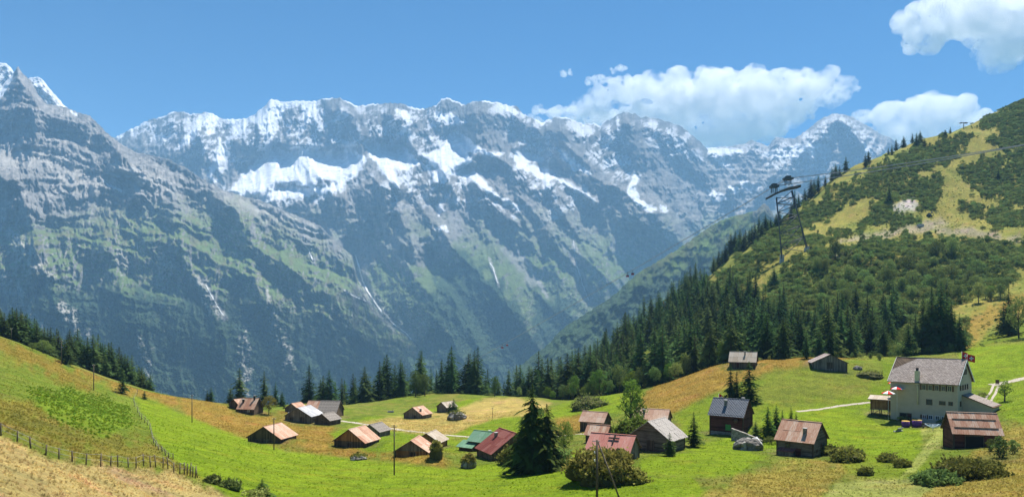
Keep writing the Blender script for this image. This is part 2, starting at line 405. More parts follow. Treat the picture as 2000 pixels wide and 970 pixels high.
# ---- the big stratified massif on the left
C_CREST = [(-420,130),(-250,140),(-120,150),(-50,172),(0,172),(20,150),(35,130),(48,147),(60,157),(75,185),(90,203),(125,208),(150,218),(175,225),(195,245),(215,265),(235,280),(265,297),
 (300,304),(326,309),(368,331),(400,352),(435,370),(470,382),(508,391),(560,413),(600,430),(624,440),(660,475),(688,500),(700,550),(725,592),(760,632),(800,662),(850,710),(900,790)]
C_BASE = [(-420,830),(900,830)]
SCREE_C = [[(95,340),(150,325),(200,365),(185,380),(110,372)],[(210,320),(262,315),(330,365),(345,385),(290,380),(235,350)],[(440,385),(508,393),(624,442),(640,470),(560,440),(500,420)],
 [(0,285),(140,300),(130,330),(0,325)]]
RIB_C = [[(0,545),(20,520),(60,600),(110,650),(60,640),(20,590)],[(375,545),(400,535),(425,590),(440,620),(415,610)],[(395,570),(405,580),(415,615),(400,600)],[(300,500),(330,470),(345,520),(320,560)],
 [(470,650),(482,640),(490,720),(485,770),(470,770)],[(520,560),(540,600),(545,680),(530,700),(525,620)],[(270,660),(285,670),(300,740),(290,740)],[(105,600),(130,590),(175,650),(165,655)],
 [(225,500),(240,480),(250,510),(235,530)],[(10,440),(50,470),(110,540),(90,540),(30,500)],[(550,640),(565,660),(575,720),(560,720)]]
SPUR_C = [([(35,130),(60,230),(90,330),(100,420)], 70, 260), ([(215,265),(260,330),(330,400),(360,470)], 60, 230), ([(435,372),(500,477),(564,523),(641,576),(700,641),(780,720)], 46, 330),
 ([(-40,330),(20,350),(55,400),(70,480),(120,620)], 60, 420), ([(330,470),(400,560),(440,660),(470,780)], 48, 240), ([(480,520),(530,600),(560,700),(590,790)], 40, 240), ([(200,480),(250,590),(300,740)], 45, 180),
 ([(620,600),(680,680),(740,790)], 42, 200), ([(350,350),(380,420),(420,470)], 40, -120), ([(300,420),(370,560),(400,640)], 22, -120), ([(560,560),(600,640),(640,760)], 26, -160)]
def depth_C(PX, PY, cr, ba):
    h = np.clip((800 - PY) / 670.0, -0.1, 1.1)
    Yb = np.interp(PX, [-420, 0, 300, 600, 900], [2100, 2300, 2600, 3100, 4000])
    Yt = np.interp(PX, [-420, 0, 300, 600, 900], [5200, 5400, 5700, 6300, 7400])
    Y = Yb + (Yt - Yb) * (1.15 * h - 0.15 * h * h)
    fade = 0.2 + 0.8 * sstep(0, 24, PY - cr)
    wx = PX + 14 * fbm(PX / 50, PY / 50, 3, 201); wy = PY + 14 * fbm(PX / 50, PY / 50, 3, 211)
    sp = spurs(wx, wy, SPUR_C)
    dip = np.interp(PX, [-200, 100, 300, 600], [0.02, 0.05, 0.28, 0.42])
    w = PY - dip * (PX - 150) + 34 * fbm(PX / 120, PY / 90, 4, 221) + 7 * fbm(PX / 18, PY / 18, 3, 226)
    v1 = w / 62.0; v2 = w / 19.0
    a1 = 210 * (0.35 + 0.65 * sstep(-0.25, 0.25, fbm(PX / 90, PY / 60, 3, 231))) * sstep(700, 560, PY) 
    b = (terrace(v1, 3.4) - v1) * a1 + (terrace(v2, 2.8) - v2) * 120 * (0.3 + 0.7 * sstep(-0.2, 0.2, fbm(PX / 50, PY / 30, 3, 241)))
    low = sstep(520, 640, PY)
    r = 150 * (ridged(PX / 70, PY / 170, 4, 251) - 0.4) + (66 + 70 * low) * (ridged(wx / 21, PY / 95, 5, 261) - 0.4) + 36 * (ridged(wx / 7, PY / 15, 4, 271) - 0.4)
    r = r + 16 * np.random.RandomState(8).normal(0, 1, PX.shape) * sstep(540, 620, PY)
    return Y - (sp * 0.8 + r + b) * fade + cliffs(PX, PY, CLIFF_C, 3.0) * fade
def cover_C(PX, PY, V, N, cr):
    nz = N[..., 2]
    f1 = fbm(PX / 45, PY / 40, 5, 281); f2 = fbm(PX / 12, PY / 6, 4, 291); f3 = fbm(PX / 4, PY / 4, 3, 295)
    C = lerp(ROCK * 1.05, ROCK_L, sstep(-0.2, 0.6, f2 + 0.4 * f1)); wst = PY - np.interp(PX, [-200, 100, 300, 600], [0.02, 0.05, 0.28, 0.42]) * (PX - 150) + 20 * f1; C = lerp(C, ROCK_D, 0.75 * sstep(0.0, 0.45, fbm(PX / 45, wst / 4.5, 5, 293) + 0.25 * f3)); C = lerp(C, ROCK_L * 1.05, 0.5 * sstep(0.15, 0.5, fbm(PX / 5, PY / 30, 4, 294)))
    C = lerp(C, ROCK_L * 1.05, 0.85 * mask_poly(PX, PY, SCREE_C, 12, 9, 20, 12))
    edge = np.interp(PX, [-400, 100, 300, 450, 620, 900], [430, 420, 400, 400, 470, 560])
    gl = sstep(-30, 50, PY - edge + 50 * f1 + 14 * f2) * sstep(0.40, 0.60, nz + 0.16 * f2 + 0.1 * f1)
    C = lerp(C, lerp(np.broadcast_to(GRASS_M, C.shape), GRASS_D, sstep(-0.1, 0.5, f1 - f2)), 0.9 * gl)
    wl = np.interp(PX, [-400, 0, 200, 400, 500, 640, 720, 800, 900], [560, 560, 555, 570, 600, 640, 655, 690, 700])
    wd = sstep(-25, 30, PY - wl + 55 * f1 + 16 * f2) * sstep(-0.5, -0.1, f2 * 0.8 + f3 * 0.3 + 0.22 + 0.5 * (nz - 0.45))
    C = lerp(C, WOOD_M * (1 + 0.6 * f3[..., None]) * speck(PX.shape, 2), 0.93 * wd)
    for pts, w in (([(672,566),(690,577),(706,584),(722,590)], 5), ([(590,460),(602,486),(611,510)], 8), ([(395,540),(412,575),(424,596),(440,620)], 8), ([(700,560),(730,605),(770,645)], 7)):
        d, t = line_d(PX, PY, pts); C = lerp(C, SCREE, 0.75 * sstep(1.0, 0.25, d / w + 0.9 * f2 + 0.4 * f3))
    rb = mask_poly(PX, PY, RIB_C, 4, 12, 14, 13) * sstep(-0.3, 0.1, f3 + f2)
    C = lerp(C, ROCK_L * 1.1, 0.9 * rb)
    C = lerp(C, SNOW, mask_poly(PX, PY, [[(200,350),(215,362),(222,366),(212,364)],[(215,360),(240,372),(236,374),(218,366)],[(-20,170),(2,165),(18,150),(28,140),(22,160),(10,180),(0,195),(-20,200)],[(136,215),(152,222),(152,228),(140,222)]], 1.5, 2, 8, 14))
    return C
mountain('stratified_mountain', -420, 900, 800, 420, C_CREST, C_BASE, depth_C, cover_C, 1.6, MAT_MOUNT, 900)

# ---- the snow summits behind it
F_CREST = [(-400,100),(-200,105),(-60,105),(0,122),(12,124),(22,133),(30,145),(45,160),(58,152),(75,150),(86,158),(98,175),(112,190),(125,205),(150,225),(200,270)]
def depth_F(PX, PY, cr, ba):
    h = np.clip((300 - PY) / (300 - cr), 0, 1.1)
    fade = 0.2 + 0.8 * sstep(0, 15, PY - cr)
    return 5900 + 1100 * h - (220 * (ridged(PX / 30, PY / 45, 5, 301) - 0.4) + 70 * (ridged(PX / 9, PY / 10, 3, 305) - 0.4)) * fade
def cover_F(PX, PY, V, N, cr):
    f = fbm(PX / 9, PY / 5, 4, 311) + 0.3 * fbm(PX / 3, PY / 3, 2, 315)
    C = lerp(ROCK, ROCK_L, sstep(-0.3, 0.5, f))
    sn = np.maximum(sstep(-0.1, 0.15, f + 0.02 + 0.6 * (N[..., 2] - 0.5)), sstep(9, 5, PY - cr))
    return lerp(C, SNOW, sn)
mountain('snow_summit', -400, 200, 260, 120, F_CREST, [(-400,330),(200,330)], depth_F, cover_F, 1.2, MAT_MOUNT, 1000)

# ---- the blue wooded shoulder behind the right hillside
B_CREST = [(1000,725),(1070,672),(1100,640),(1150,608),(1200,575),(1220,555),(1250,530),(1290,507),(1340,475),(1390,440),(1420,425),(1450,418),(1480,410),(1488,400),(1494,397),(1502,404),(1512,420),(1560,440),(1700,440),(1900,420)]
def depth_B(PX, PY, cr, ba):
    h = np.clip((760 - PY) / (760 - cr), 0, 1.1)
    Yb = np.interp(PX, [1000, 1200, 1500, 1900], [2300, 2400, 2600, 2700]); Yc = np.interp(PX, [1000, 1200, 1500, 1900], [2600, 3100, 3900, 4200])
    fade = 0.15 + 0.85 * sstep(0, 20, PY - cr)
    return Yb + (Yc - Yb) * h - (130 * (ridged(PX / 60, PY / 80, 5, 321) - 0.4) + 40 * (ridged(PX / 14, PY / 20, 4, 331) - 0.4)) * fade
def cover_B(PX, PY, V, N, cr):
    f1 = fbm(PX / 40, PY / 30, 4, 341); f2 = fbm(PX / 6, PY / 5, 3, 351)
    C = lerp(GRASS_M * 0.9, GRASS_D * 0.8, sstep(-0.3, 0.5, f1 + f2 * 0.5))
    wd = sstep(-10, 40, PY - np.interp(PX, [1000, 1300, 1400, 1500, 1900], [560, 520, 470, 470, 470]) + 60 * f1 + 10 * f2)
    C = lerp(C, WOOD_M * 1.1 * speck(PX.shape, 3), 0.9 * wd)
    return lerp(C, ROCK, 0.7 * sstep(25, 8, PY - cr) * (PX > 1470))
mountain('wooded_shoulder', 1000, 1900, 400, 180, B_CREST, [(1000,800),(1900,800)], depth_B, cover_B, 2.0, MAT_MOUNT, 500)

# the valley floor far below, out to the horizon
vf = np.array([[(-40000, 900, -900), (40000, 900, -900)], [(-40000, 60000, -900), (40000, 60000, -900)]], float)
link('valley_ground', grid_mesh('valley_ground', vf, np.broadcast_to(WOOD_M * 2, (2, 2, 3))), MAT_MOUNT, kind='structure')
# ------------------------------------------------------------------ the alp: one ground sheet from under the camera to the ridge on the right
CTRL = {   # photo column -> (photo row, metres ahead) of points on the ground
 -500: [(1000,30),(840,60),(740,120),(650,200),(600,270),(640,340),(900,500),(1250,800),(1240,1400)],
 0: [(1250,20),(970,40),(840,66),(760,120),(700,200),(655,270),(700,340),(900,480),(1250,800),(1240,1400)],
 200: [(1300,25),(970,55),(890,80),(800,150),(762,225),(733,285),(780,350),(920,480),(1250,800),(1240,1400)],
 400: [(1300,33),(970,75),(920,95),(850,150),(825,215),(782,290),(830,360),(950,500),(1250,800),(1240,1400)],
 600: [(1300,42),(970,95),(900,140),(870,185),(825,245),(790,300),(830,380),(950,520),(1250,800),(1240,1400)],
 800: [(1250,47),(970,95),(928,123),(890,150),(850,195),(820,250),(800,290),(772,335),(800,400),(930,560),(1250,860),(1240,1400)],
 1000: [(1220,47),(970,92),(925,125),(880,155),(845,195),(810,250),(778,320),(800,390),(830,480),(950,640),(1200,900),(1240,1400)],
 1200: [(1200,43),(970,88),(930,105),(890,125),(850,160),(810,215),(768,280),(785,330),(738,430),(690,540),(760,660),(1050,900),(1240,1400)],
 1400: [(1180,43),(970,85),(910,110),(860,145),(800,185),(750,215),(713,235),(735,280),(675,380),(600,500),(532,730),(640,830),(1000,1100),(1240,1400)],
 1600: [(1180,43),(970,85),(910,112),(860,145),(800,180),(740,210),(697,240),(705,275),(630,375),(520,490),(440,660),(388,900),(480,1000),(900,1400)],
 1800: [(1150,43),(970,85),(900,112),(830,165),(760,200),(699,240),(690,280),(600,390),(480,540),(400,690),(285,960),(380,1080),(800,1400)],
 2000: [(1100,40),(970,75),(880,115),(800,158),(740,200),(672,245),(630,310),(545,430),(455,560),(330,760),(200,1000),(290,1130),(600,1400)],
 2500: [(1000,40),(930,75),(840,115),(760,158),(690,200),(610,245),(540,310),(430,430),(320,560),(200,760),(90,1000),(150,1150),(400,1400)],
}
_cp = np.array([(px, Y, (CY - py) / FP * Y) for px, L in CTRL.items() for py, Y in L], float)
def _ab(px, Y): return (np.asarray(px, float) - 1000) / 260.0, np.log(np.asarray(Y, float)) * 3.2
def _phi(r2): return 0.5 * r2 * np.log(r2 + 1e-9)
_a, _b = _ab(_cp[:, 0], _cp[:, 1]); _n = len(_a)
# heights relative to distance keep near and far ground equally well conditioned
_w = _cp[:, 2] / _cp[:, 1]
_K = _phi((_a[:, None] - _a) ** 2 + (_b[:, None] - _b) ** 2) + np.eye(_n) * 0.012
_A = np.zeros((_n + 3, _n + 3)); _A[:_n, :_n] = _K; _A[:_n, _n] = 1; _A[:_n, _n + 1] = _a; _A[:_n, _n + 2] = _b; _A[_n:, :_n] = _A[:_n, _n:].T
_sol = np.linalg.solve(_A, np.concatenate([_w, np.zeros(3)]))

# mounds and hummocks on the meadow: photo column, metres ahead, half-width, half-depth, height
MOUNDS = [(590, 175, 9, 6, 2.2), (840, 140, 6, 4, 1.5), (1175, 101, 5.6, 4.0, 2.6), (1235, 137, 7, 5, 2.6), (890, 240, 6, 4, 1.6), (1000, 148, 4, 3, 1.2), (1150, 255, 10, 5, 2.0),
          (1490, 153, 7, 5, 2.2), (1660, 128, 6, 4, 1.0), (700, 160, 8, 4, 1.0), (1890, 100, 6, 4, 1.0), (760, 175, 7, 4, .8), (1560, 225, 9, 5, 1.5), (430, 255, 30, 16, 2.0)]
def ground_raw(px, Y):
    a, b = _ab(px, Y); sh = a.shape; a = a.ravel(); b = b.ravel()
    z = np.empty(a.shape)
    for i in range(0, len(a), 40000):
        A, B = a[i:i + 40000, None], b[i:i + 40000, None]
        z[i:i + 40000] = _phi((A - _a) ** 2 + (B - _b) ** 2) @ _sol[:_n] + _sol[_n] + A[:, 0] * _sol[_n + 1] + B[:, 0] * _sol[_n + 2]
    z = z.reshape(sh) * np.asarray(Y, float)
    X = (np.asarray(px) - CX) / FP * Y
    far = sstep(250, 420, Y)
    z = z + (0.35 + 0.5 * far) * fbm(X / 14, Y / 14, 4, 401) + (0.5 + 4.0 * far) * fbm(X / 55, Y / 55, 4, 411) + 0.13 * fbm(X / 3.2, Y / 3.2, 3, 421)
    z = z + 7.0 * far * (ridged(X / 130 + Y / 300, Y / 170, 4, 431) - 0.4)
    for mp, mY, wx, wy, h in MOUNDS:
        q = ((X - (mp - CX) / FP * mY) / wx) ** 2 + ((Y - mY) / wy) ** 2
        z = z + h * np.exp(-q * 1.3)
    return z

NCOL, NROW = 760, 460
T_PX = np.linspace(-500, 2500, NCOL); T_LY = np.linspace(math.log(16), math.log(1400), NROW)
TPX, TY = np.meshgrid(T_PX, np.exp(T_LY))
TZ = ground_raw(TPX, TY)
TPY = CY - TZ / TY * FP

def gz(X, Y):
    """Ground height at a place, read off the sheet itself."""
    px = CX + FP * X / Y
    i = (px - T_PX[0]) / (T_PX[1] - T_PX[0]); j = (math.log(Y) - T_LY[0]) / (T_LY[1] - T_LY[0])
    i = min(max(i, 0), NCOL - 1.001); j = min(max(j, 0), NROW - 1.001)
    i0, j0 = int(i), int(j); f, g = i - i0, j - j0
    q = TZ[j0:j0 + 2, i0:i0 + 2]
    return float((q[0, 0] * (1 - f) + q[0, 1] * f) * (1 - g) + (q[1, 0] * (1 - f) + q[1, 1] * f) * g)

def hit(px, py, y0=30.0, y1=1350.0):
    """Where the line of sight through a photo pixel first meets the ground."""
    i = (px - T_PX[0]) / (T_PX[1] - T_PX[0]); i0 = int(min(max(i, 0), NCOL - 2)); f = i - i0
    col = TPY[:, i0] * (1 - f) + TPY[:, i0 + 1] * f
    ys = np.exp(T_LY)
    best = None
    for j in range(1, NROW):
        if ys[j] < y0: continue
        if ys[j] > y1: break
        if col[j] <= py <= col[j - 1] or (col[j - 1] <= py and best is None and j > 1 and ys[j - 1] < y0):
            t = (col[j - 1] - py) / (col[j - 1] - col[j] + 1e-9); t = min(max(t, 0), 1)
            Y = ys[j - 1] + (ys[j] - ys[j - 1]) * t
            X = (px - CX) / FP * Y
            return Vector((X, Y, gz(X, Y)))
        if best is None or col[j] - py < best[0]: best = (col[j] - py, ys[j])
    Y = best[1]; X = (px - CX) / FP * Y
    return Vector((X, Y, gz(X, Y)))

# ---- what grows where
LIME = np.array((0.150, 0.215, 0.011)); GREEN = np.array((0.120, 0.165, 0.018)); OLIVE = np.array((0.155, 0.160, 0.032))
GOLD = np.array((0.255, 0.168, 0.036)); STRAW = np.array((0.370, 0.285, 0.120)); DOCK = np.array((0.125, 0.195, 0.014)); TAN = np.array((0.34, 0.265, 0.085))
HILL = np.array((0.165, 0.185, 0.036)); HILLG = np.array((0.22, 0.200, 0.046)); DIRT = np.array((0.26, 0.225, 0.17)); PALE = np.array((0.24, 0.26, 0.07)); MOSS = np.array((0.10, 0.105, 0.025))
ZONES = [  # colour, blend, edge softness, wobble, outline in the photo
 (GREEN, .8, 14, 14, [(0,660),(300,760),(330,800),(420,850),(380,900),(200,850),(0,780)]),
 (GOLD, .9, 10, 12, [(110,702),(300,757),(400,783),(470,800),(520,800),(560,800),(600,825),(650,828),(660,850),(720,880),(790,885),(880,880),(870,915),(760,897),(680,893),(560,880),(470,852),(400,832),(330,795),(265,768),(180,742)]),
 (GOLD * .6 + OLIVE * .4, .7, 18, 22, [(-60,765),(60,790),(150,825),(250,855),(330,880),(400,930),(330,925),(200,898),(100,868),(-60,820)]),
 (GOLD * .9, .7, 12, 14, [(-20,655),(100,700),(170,740),(215,790),(150,760),(80,720),(-20,690)]),
 (OLIVE * .7, .6, 10, 16, [(-40,790),(60,810),(160,840),(260,870),(160,862),(40,830)]),
 (STRAW, 1, 8, 8, [(-500,830),(0,852),(60,882),(140,904),(250,915),(330,920),(400,948),(480,985),(480,1300),(-500,1300)]),
 (LIME, 1, 4, 3, [(262,775),(300,782),(390,822),(450,846),(560,880),(700,897),(800,905),(870,915),(1000,900),(1130,880),(1240,930),(1350,930),(1420,1000),(500,1000),(420,950),(385,925),(330,890),(290,830)]),
 (DOCK, .85, 8, 10, [(55,768),(130,760),(200,772),(250,790),(262,830),(200,852),(110,822)]),
 (LIME * .95, 1, 5, 3, [(640,785),(740,778),(870,766),(945,778),(900,800),(790,813),(700,826),(640,830)]),
 (TAN, 1, 5, 3, [(700,823),(790,812),(900,798),(945,777),(1010,777),(1080,785),(1060,798),(985,832),(960,826),(890,852),(760,842)]),
 (LIME * .9, 1, 4, 3, [(868,852),(960,818),(1020,812),(1030,850),(1000,858),(930,856)]),
 (LIME * .95, 1, 5, 3, [(640,845),(700,830),(800,848),(900,858),(1000,868),(1010,880),(900,885),(800,880),(720,882),(660,862)]),
 (LIME * .95, 1, 5, 3, [(1050,815),(1080,795),(1180,766),(1262,762),(1240,800),(1150,808),(1100,818)]),
 (GOLD, .95, 5, 4, [(1240,800),(1262,762),(1300,738),(1400,710),(1480,695),(1600,690),(1680,695),(1640,705),(1500,728),(1400,765),(1320,805),(1250,822)]),
 (GOLD, .9, 6, 5, [(1085,815),(1150,808),(1160,842),(1090,852)]),
 (LIME * .85, .9, 10, 8, [(1320,808),(1400,768),(1500,730),(1640,707),(1760,690),(1790,700),(1720,790),(1560,805),(1430,830),(1340,860)]),
 (OLIVE, .55, 14, 16, [(1420,770),(1520,730),(1640,712),(1740,705),(1700,770),(1560,790),(1450,800)]),
 (LIME, 1, 5, 3, [(1540,800),(1700,786),(1800,840),(1800,900),(1650,900),(1520,880),(1430,930),(1250,930),(1250,890),(1400,860)]),
 (LIME, 1, 5, 3, [(1870,692),(1900,676),(2200,655),(2300,740),(1980,742),(1900,762)]),
 (LIME * .95, .9, 6, 6, [(1900,768),(1990,742),(2300,750),(2300,830),(2000,830),(1940,800)]),
 (GOLD * .7 + PALE * .35, .85, 14, 12, [(1320,985),(1440,935),(1530,905),(1640,902),(1690,912),(1640,935),(1580,985)]),
 (PALE, .95, 5, 4, [(1600,985),(1630,942),(1720,935),(1840,930),(1850,985)]),
 (LIME * .8, .7, 8, 8, [(1640,900),(1800,880),(1840,900),(1840,930),(1720,935),(1660,925)]),
 (GOLD * .75 + PALE * .3, .85, 14, 14, [(1800,1000),(1830,915),(1900,885),(1960,835),(2100,830),(2300,830),(2300,1200),(1800,1200)]),
 (MOSS * 1.2, .8, 6, 6, [(1790,935),(1840,915),(1900,905),(1930,880),(1990,870),(2000,890),(1900,925),(1830,945)]),
 (PALE * 1.1, .8, 3, 2, [(1850,785),(1870,780),(1860,830),(1830,870),(1790,920),(1760,930),(1800,880),(1835,830)]),
 (PALE * 1.2, .8, 3, 2, [(1800,838),(1840,834),(1838,846),(1800,848)]),
]
HZONES = [
 (HILLG * 1.05, .9, 8, 8, [(1380,600),(1440,560),(1520,490),(1600,425),(1700,380),(1800,330),(1880,300),(1900,260),(1960,250),(1940,300),(1880,325),(1770,375),(1660,430),(1600,470),(1560,500),(1500,545),(1460,590)]),
 (HILLG, .8, 12, 12, [(1800,440),(1830,360),(2000,330),(2000,440),(1900,450)]),
 (DIRT, .85, 6, 8, [(1640,472),(1720,455),(1800,432),(1850,428),(1865,435),(1830,444),(1900,447),(2010,465),(2010,478),(1900,458),(1790,452),(1700,470)]),
 (DIRT, .7, 6, 10, [(1590,500),(1660,478),(1700,470),(1690,485),(1620,515),(1560,540)]),
 (np.array((.40, .38, .36)), .9, 4, 6, [(1742,412),(1755,392),(1770,385),(1792,398),(1788,414)]),
 (GOLD, .8, 10, 10, [(1880,690),(1870,640),(1920,600),(2010,570),(2010,610),(1930,640),(1900,690)]),
 (LIME * .75, .8, 10, 8, [(1880,690),(1930,650),(2010,625),(2010,680)]),
 (LIME * .6, .6, 12, 10, [(1840,465),(2000,480),(2010,500),(1900,490)]),
]
HUTSPOTS = [(1897,872,6), (1566,888,6.5), (1428,842,6), (1198,898,5.5), (1282,878,7), (1274,832,6), (1163,838,5), (1170,860,4), (992,886,7), (946,880,6), (811,890,5.5), (842,874,5), (697,872,6), (734,852,4.5), (532,862,6.5),
 (594,822,9), (640,828,6), (646,815,8), (489,806,6), (816,816,6), (873,803,5), (1452,716,6), (1616,720,7), (1818,824,11), (1727,812,5)]
def ground_cover():
    PX, PY, Y = TPX, TPY, TY
    X = (PX - CX) / FP * Y
    f1 = fbm(X / 20, Y / 20, 4, 441); f2 = fbm(X / 3.5, Y / 3.5, 4, 451); f3 = fbm(X / 60, Y / 60, 3, 461)
    C = lerp(GREEN, OLIVE, sstep(-0.3, 0.4, f1 + 0.5 * f2))
    near = Y < 262 + 60 * sstep(700, 1000, PX) - 60 * sstep(1250, 1400, PX)
    for zs, flag in ((ZONES, near), (HZONES, ~near & (PX > 1000))):
        if zs is HZONES:
            k = np.clip((sstep(255, 300, Y) * (PX > 1330)), 0, 1)
            C = lerp(C, lerp(HILL, HILLG, sstep(-0.3, 0.4, f1 + f3)), k)
        for c, amt, soft, wob, P in zs:
            m = mask_poly(PX, PY, [P], soft, wob, 26, 15) * amt
            C = lerp(C, c, np.where(flag, m, 0))
    # patchy tint inside every zone
    C = C * (1 + 0.16 * f1[..., None] * np.array((1.0, .6, 1.0)) + 0.22 * f2[..., None])
    C = lerp(C, C * np.array((1.25, .95, 1.1)), 0.5 * sstep(0.1, 0.5, fbm(X / 8, Y / 5, 4, 471)))
    # swath lines left by the mower, and trodden, weedy ground round the huts
    C = C * (1 + 0.07 * np.sin((X * .35 + Y) / 1.15 + 1.5 * f1) * sstep(-.1, .3, f3 + .2))[..., None]
    for hx, hy, hw in HUTSPOTS:
        Q = hit(hx, hy); d = np.hypot(X - Q.x, (Y - Q.y - 2)) / hw + .55 * f2 + .3 * f1
        C = lerp(C, np.array((.17, .145, .07)), 0.65 * sstep(1.0, .55, d)); C = lerp(C, np.array((.09, .125, .02)), 0.6 * sstep(1.35, 1.05, d) * sstep(.8, 1.0, d))
    # weedy and yellowed patches inside the mown green
    w1 = sstep(0.12, 0.4, fbm(X / 5.5, Y / 3.6, 4, 481)); w2 = sstep(0.15, 0.45, fbm(X / 11, Y / 6, 4, 491))
    C = lerp(C, C * np.array((.70, .78, .8)), 0.7 * w1); C = lerp(C, C * np.array((1.22, 1.0, 1.5)), 0.7 * w2)
    return np.clip(C, 0.004, 0.9)

def meadow_material():
    m, nt, b = new_mat('meadow')
    b.inputs['Specular IOR Level'].default_value = 0.05
    a = nt.nodes.new('ShaderNodeAttribute'); a.attribute_name = 'cover'
    co = coords(nt)
    c = a.outputs['Color']
    for s, lo, hi, d in ((0.16, .84, 1.14, 4), (0.6, .78, 1.2, 4), (2.4, .76, 1.24, 4), (9.0, .85, 1.15, 3)):
        n = noise_node(nt, s, d, .65, co)
        r = ramp(nt, n.outputs[0], [(.3, (lo, lo, lo)), (.7, (hi, hi, hi * .95))])
        c = mixc(nt, c, r.outputs[0], 1.0, 'MULTIPLY')
    nt.links.new(c, b.inputs['Base Color'])
    n = noise_node(nt, 1.6, 8, .72, co)
    bump(nt, b, n.outputs[0], 0.55)
    return m
V = np.stack([(TPX - CX) / FP * TY, TY, TZ], -1)
GROUND = link('ground', grid_mesh('ground', V, ground_cover()), meadow_material(), kind='structure')
# ------------------------------------------------------------------ vegetation
def leaf_mat(name, col, var=0.35, hue=0.04, trans=0.3, inst_cover=False):
    m, nt, b = new_mat(name)
    nt.nodes.remove(b)
    out = nt.nodes['Material Output']
    oi = nt.nodes.new('ShaderNodeObjectInfo')
    hs = nt.nodes.new('ShaderNodeHueSaturation')
    def mr(lo, hi, src):
        r = nt.nodes.new('ShaderNodeMapRange'); r.inputs[3].default_value = lo; r.inputs[4].default_value = hi
        nt.links.new(src, r.inputs[0]); return r.outputs[0]
    nt.links.new(mr(.5 - hue, .5 + hue, oi.outputs['Random']), hs.inputs['Hue'])
    wn_ = nt.nodes.new('ShaderNodeTexWhiteNoise'); wn_.noise_dimensions = '1D'
    nt.links.new(oi.outputs['Random'], wn_.inputs['W'])
    nt.links.new(mr(1 - var, 1 + var, wn_.outputs['Value']), hs.inputs['Value'])
    n = noise_node(nt, 0.9, 3, .6, coords(nt))
    if inst_cover:
        a = nt.nodes.new('ShaderNodeAttribute'); a.attribute_name = 'cover'; a.attribute_type = 'INSTANCER'
        base = a.outputs['Color']
    else:
        base = ramp(nt, n.outputs[0], [(.3, tuple(c * .6 for c in col)), (.72, tuple(c * 1.45 for c in col))]).outputs[0]
    nt.links.new(base, hs.inputs['Color'])
    d = nt.nodes.new('ShaderNodeBsdfDiffuse'); t = nt.nodes.new('ShaderNodeBsdfTranslucent'); mx = nt.nodes.new('ShaderNodeMixShader')
    mx.inputs[0].default_value = trans
    for s in (d, t): nt.links.new(hs.outputs[0], s.inputs['Color'])
    nt.links.new(d.outputs[0], mx.inputs[1]); nt.links.new(t.outputs[0], mx.inputs[2]); nt.links.new(mx.outputs[0], out.inputs[0])
    return m

def bark_mat():
    m, nt, b = new_mat('bark')
    n = noise_node(nt, 3, 5, .6, coords(nt))
    nt.links.new(ramp(nt, n.outputs[0], [(.3, (.045, .032, .022)), (.7, (.13, .10, .075))]).outputs[0], b.inputs['Base Color'])
    return m
BARK = bark_mat()
M_SPRUCE = leaf_mat('spruce_needles', (.074, .122, .038), .45, .035, .38)
M_SPRUCE_B = leaf_mat('large_spruce_boughs', (.080, .125, .030), .2, .02, .4)
M_SPRUCE_Y = leaf_mat('young_spruce_needles', (.07, .13, .03), .2, .02, .3)
M_LEAF = leaf_mat('broad_leaves', (.13, .21, .035), .3, .03, .35)
M_LEAF_Y = leaf_mat('yellowing_leaves', (.22, .21, .04), .2, .02, .35)
M_ALDER = leaf_mat('alder_leaves', (.185, .24, .068), .45, .03, .28)
M_HEATH = leaf_mat('heath_scrub', (.25, .25, .058), .3, .03, .25)

def soup(name, tri):
    """(n, 3, 3) array of triangle corners -> mesh."""
    n = len(tri); me = bpy.data.meshes.new(name)
    me.vertices.add(n * 3); me.vertices.foreach_set('co', np.ascontiguousarray(tri, np.float32).ravel())
    me.loops.add(n * 3); me.loops.foreach_set('vertex_index', np.arange(n * 3, dtype=np.int32))
    me.polygons.add(n); me.polygons.foreach_set('loop_start', np.arange(0, n * 3, 3, dtype=np.int32)); me.update()
    return me

def tube_arr(pts, rad, k=6):
    P = [Vector(p) for p in pts]; vs = []; fs = []
    for i, p in enumerate(P):
        d = (P[min(i + 1, len(P) - 1)] - P[max(i - 1, 0)]).normalized()
        a = d.orthogonal().normalized() if abs(d.z) < .95 else Vector((1, 0, 0)); a = (a - d * a.dot(d)).normalized(); b = d.cross(a)
        for j in range(k):
            t = 2 * math.pi * j / k
            vs.append(p + (a * math.cos(t) + b * math.sin(t)) * rad[i])
    for i in range(len(P) - 1):
        for j in range(k):
            fs.append((i * k + j, i * k + (j + 1) % k, (i + 1) * k + (j + 1) % k, (i + 1) * k + j))
    fs.append(tuple(range(k - 1, -1, -1))); fs.append(tuple((len(P) - 1) * k + j for j in range(k)))
    return vs, fs

def tubes(name, specs, k=6):
    V_, F_ = [], []
    for pts, rad in specs:
        v, f = tube_arr(pts, rad, k); o = len(V_); V_ += v; F_ += [tuple(i + o for i in q) for q in f]
    me = bpy.data.meshes.new(name); me.from_pydata([tuple(v) for v in V_], [], F_); me.update()
    for p in me.polygons: p.use_smooth = True
    return me

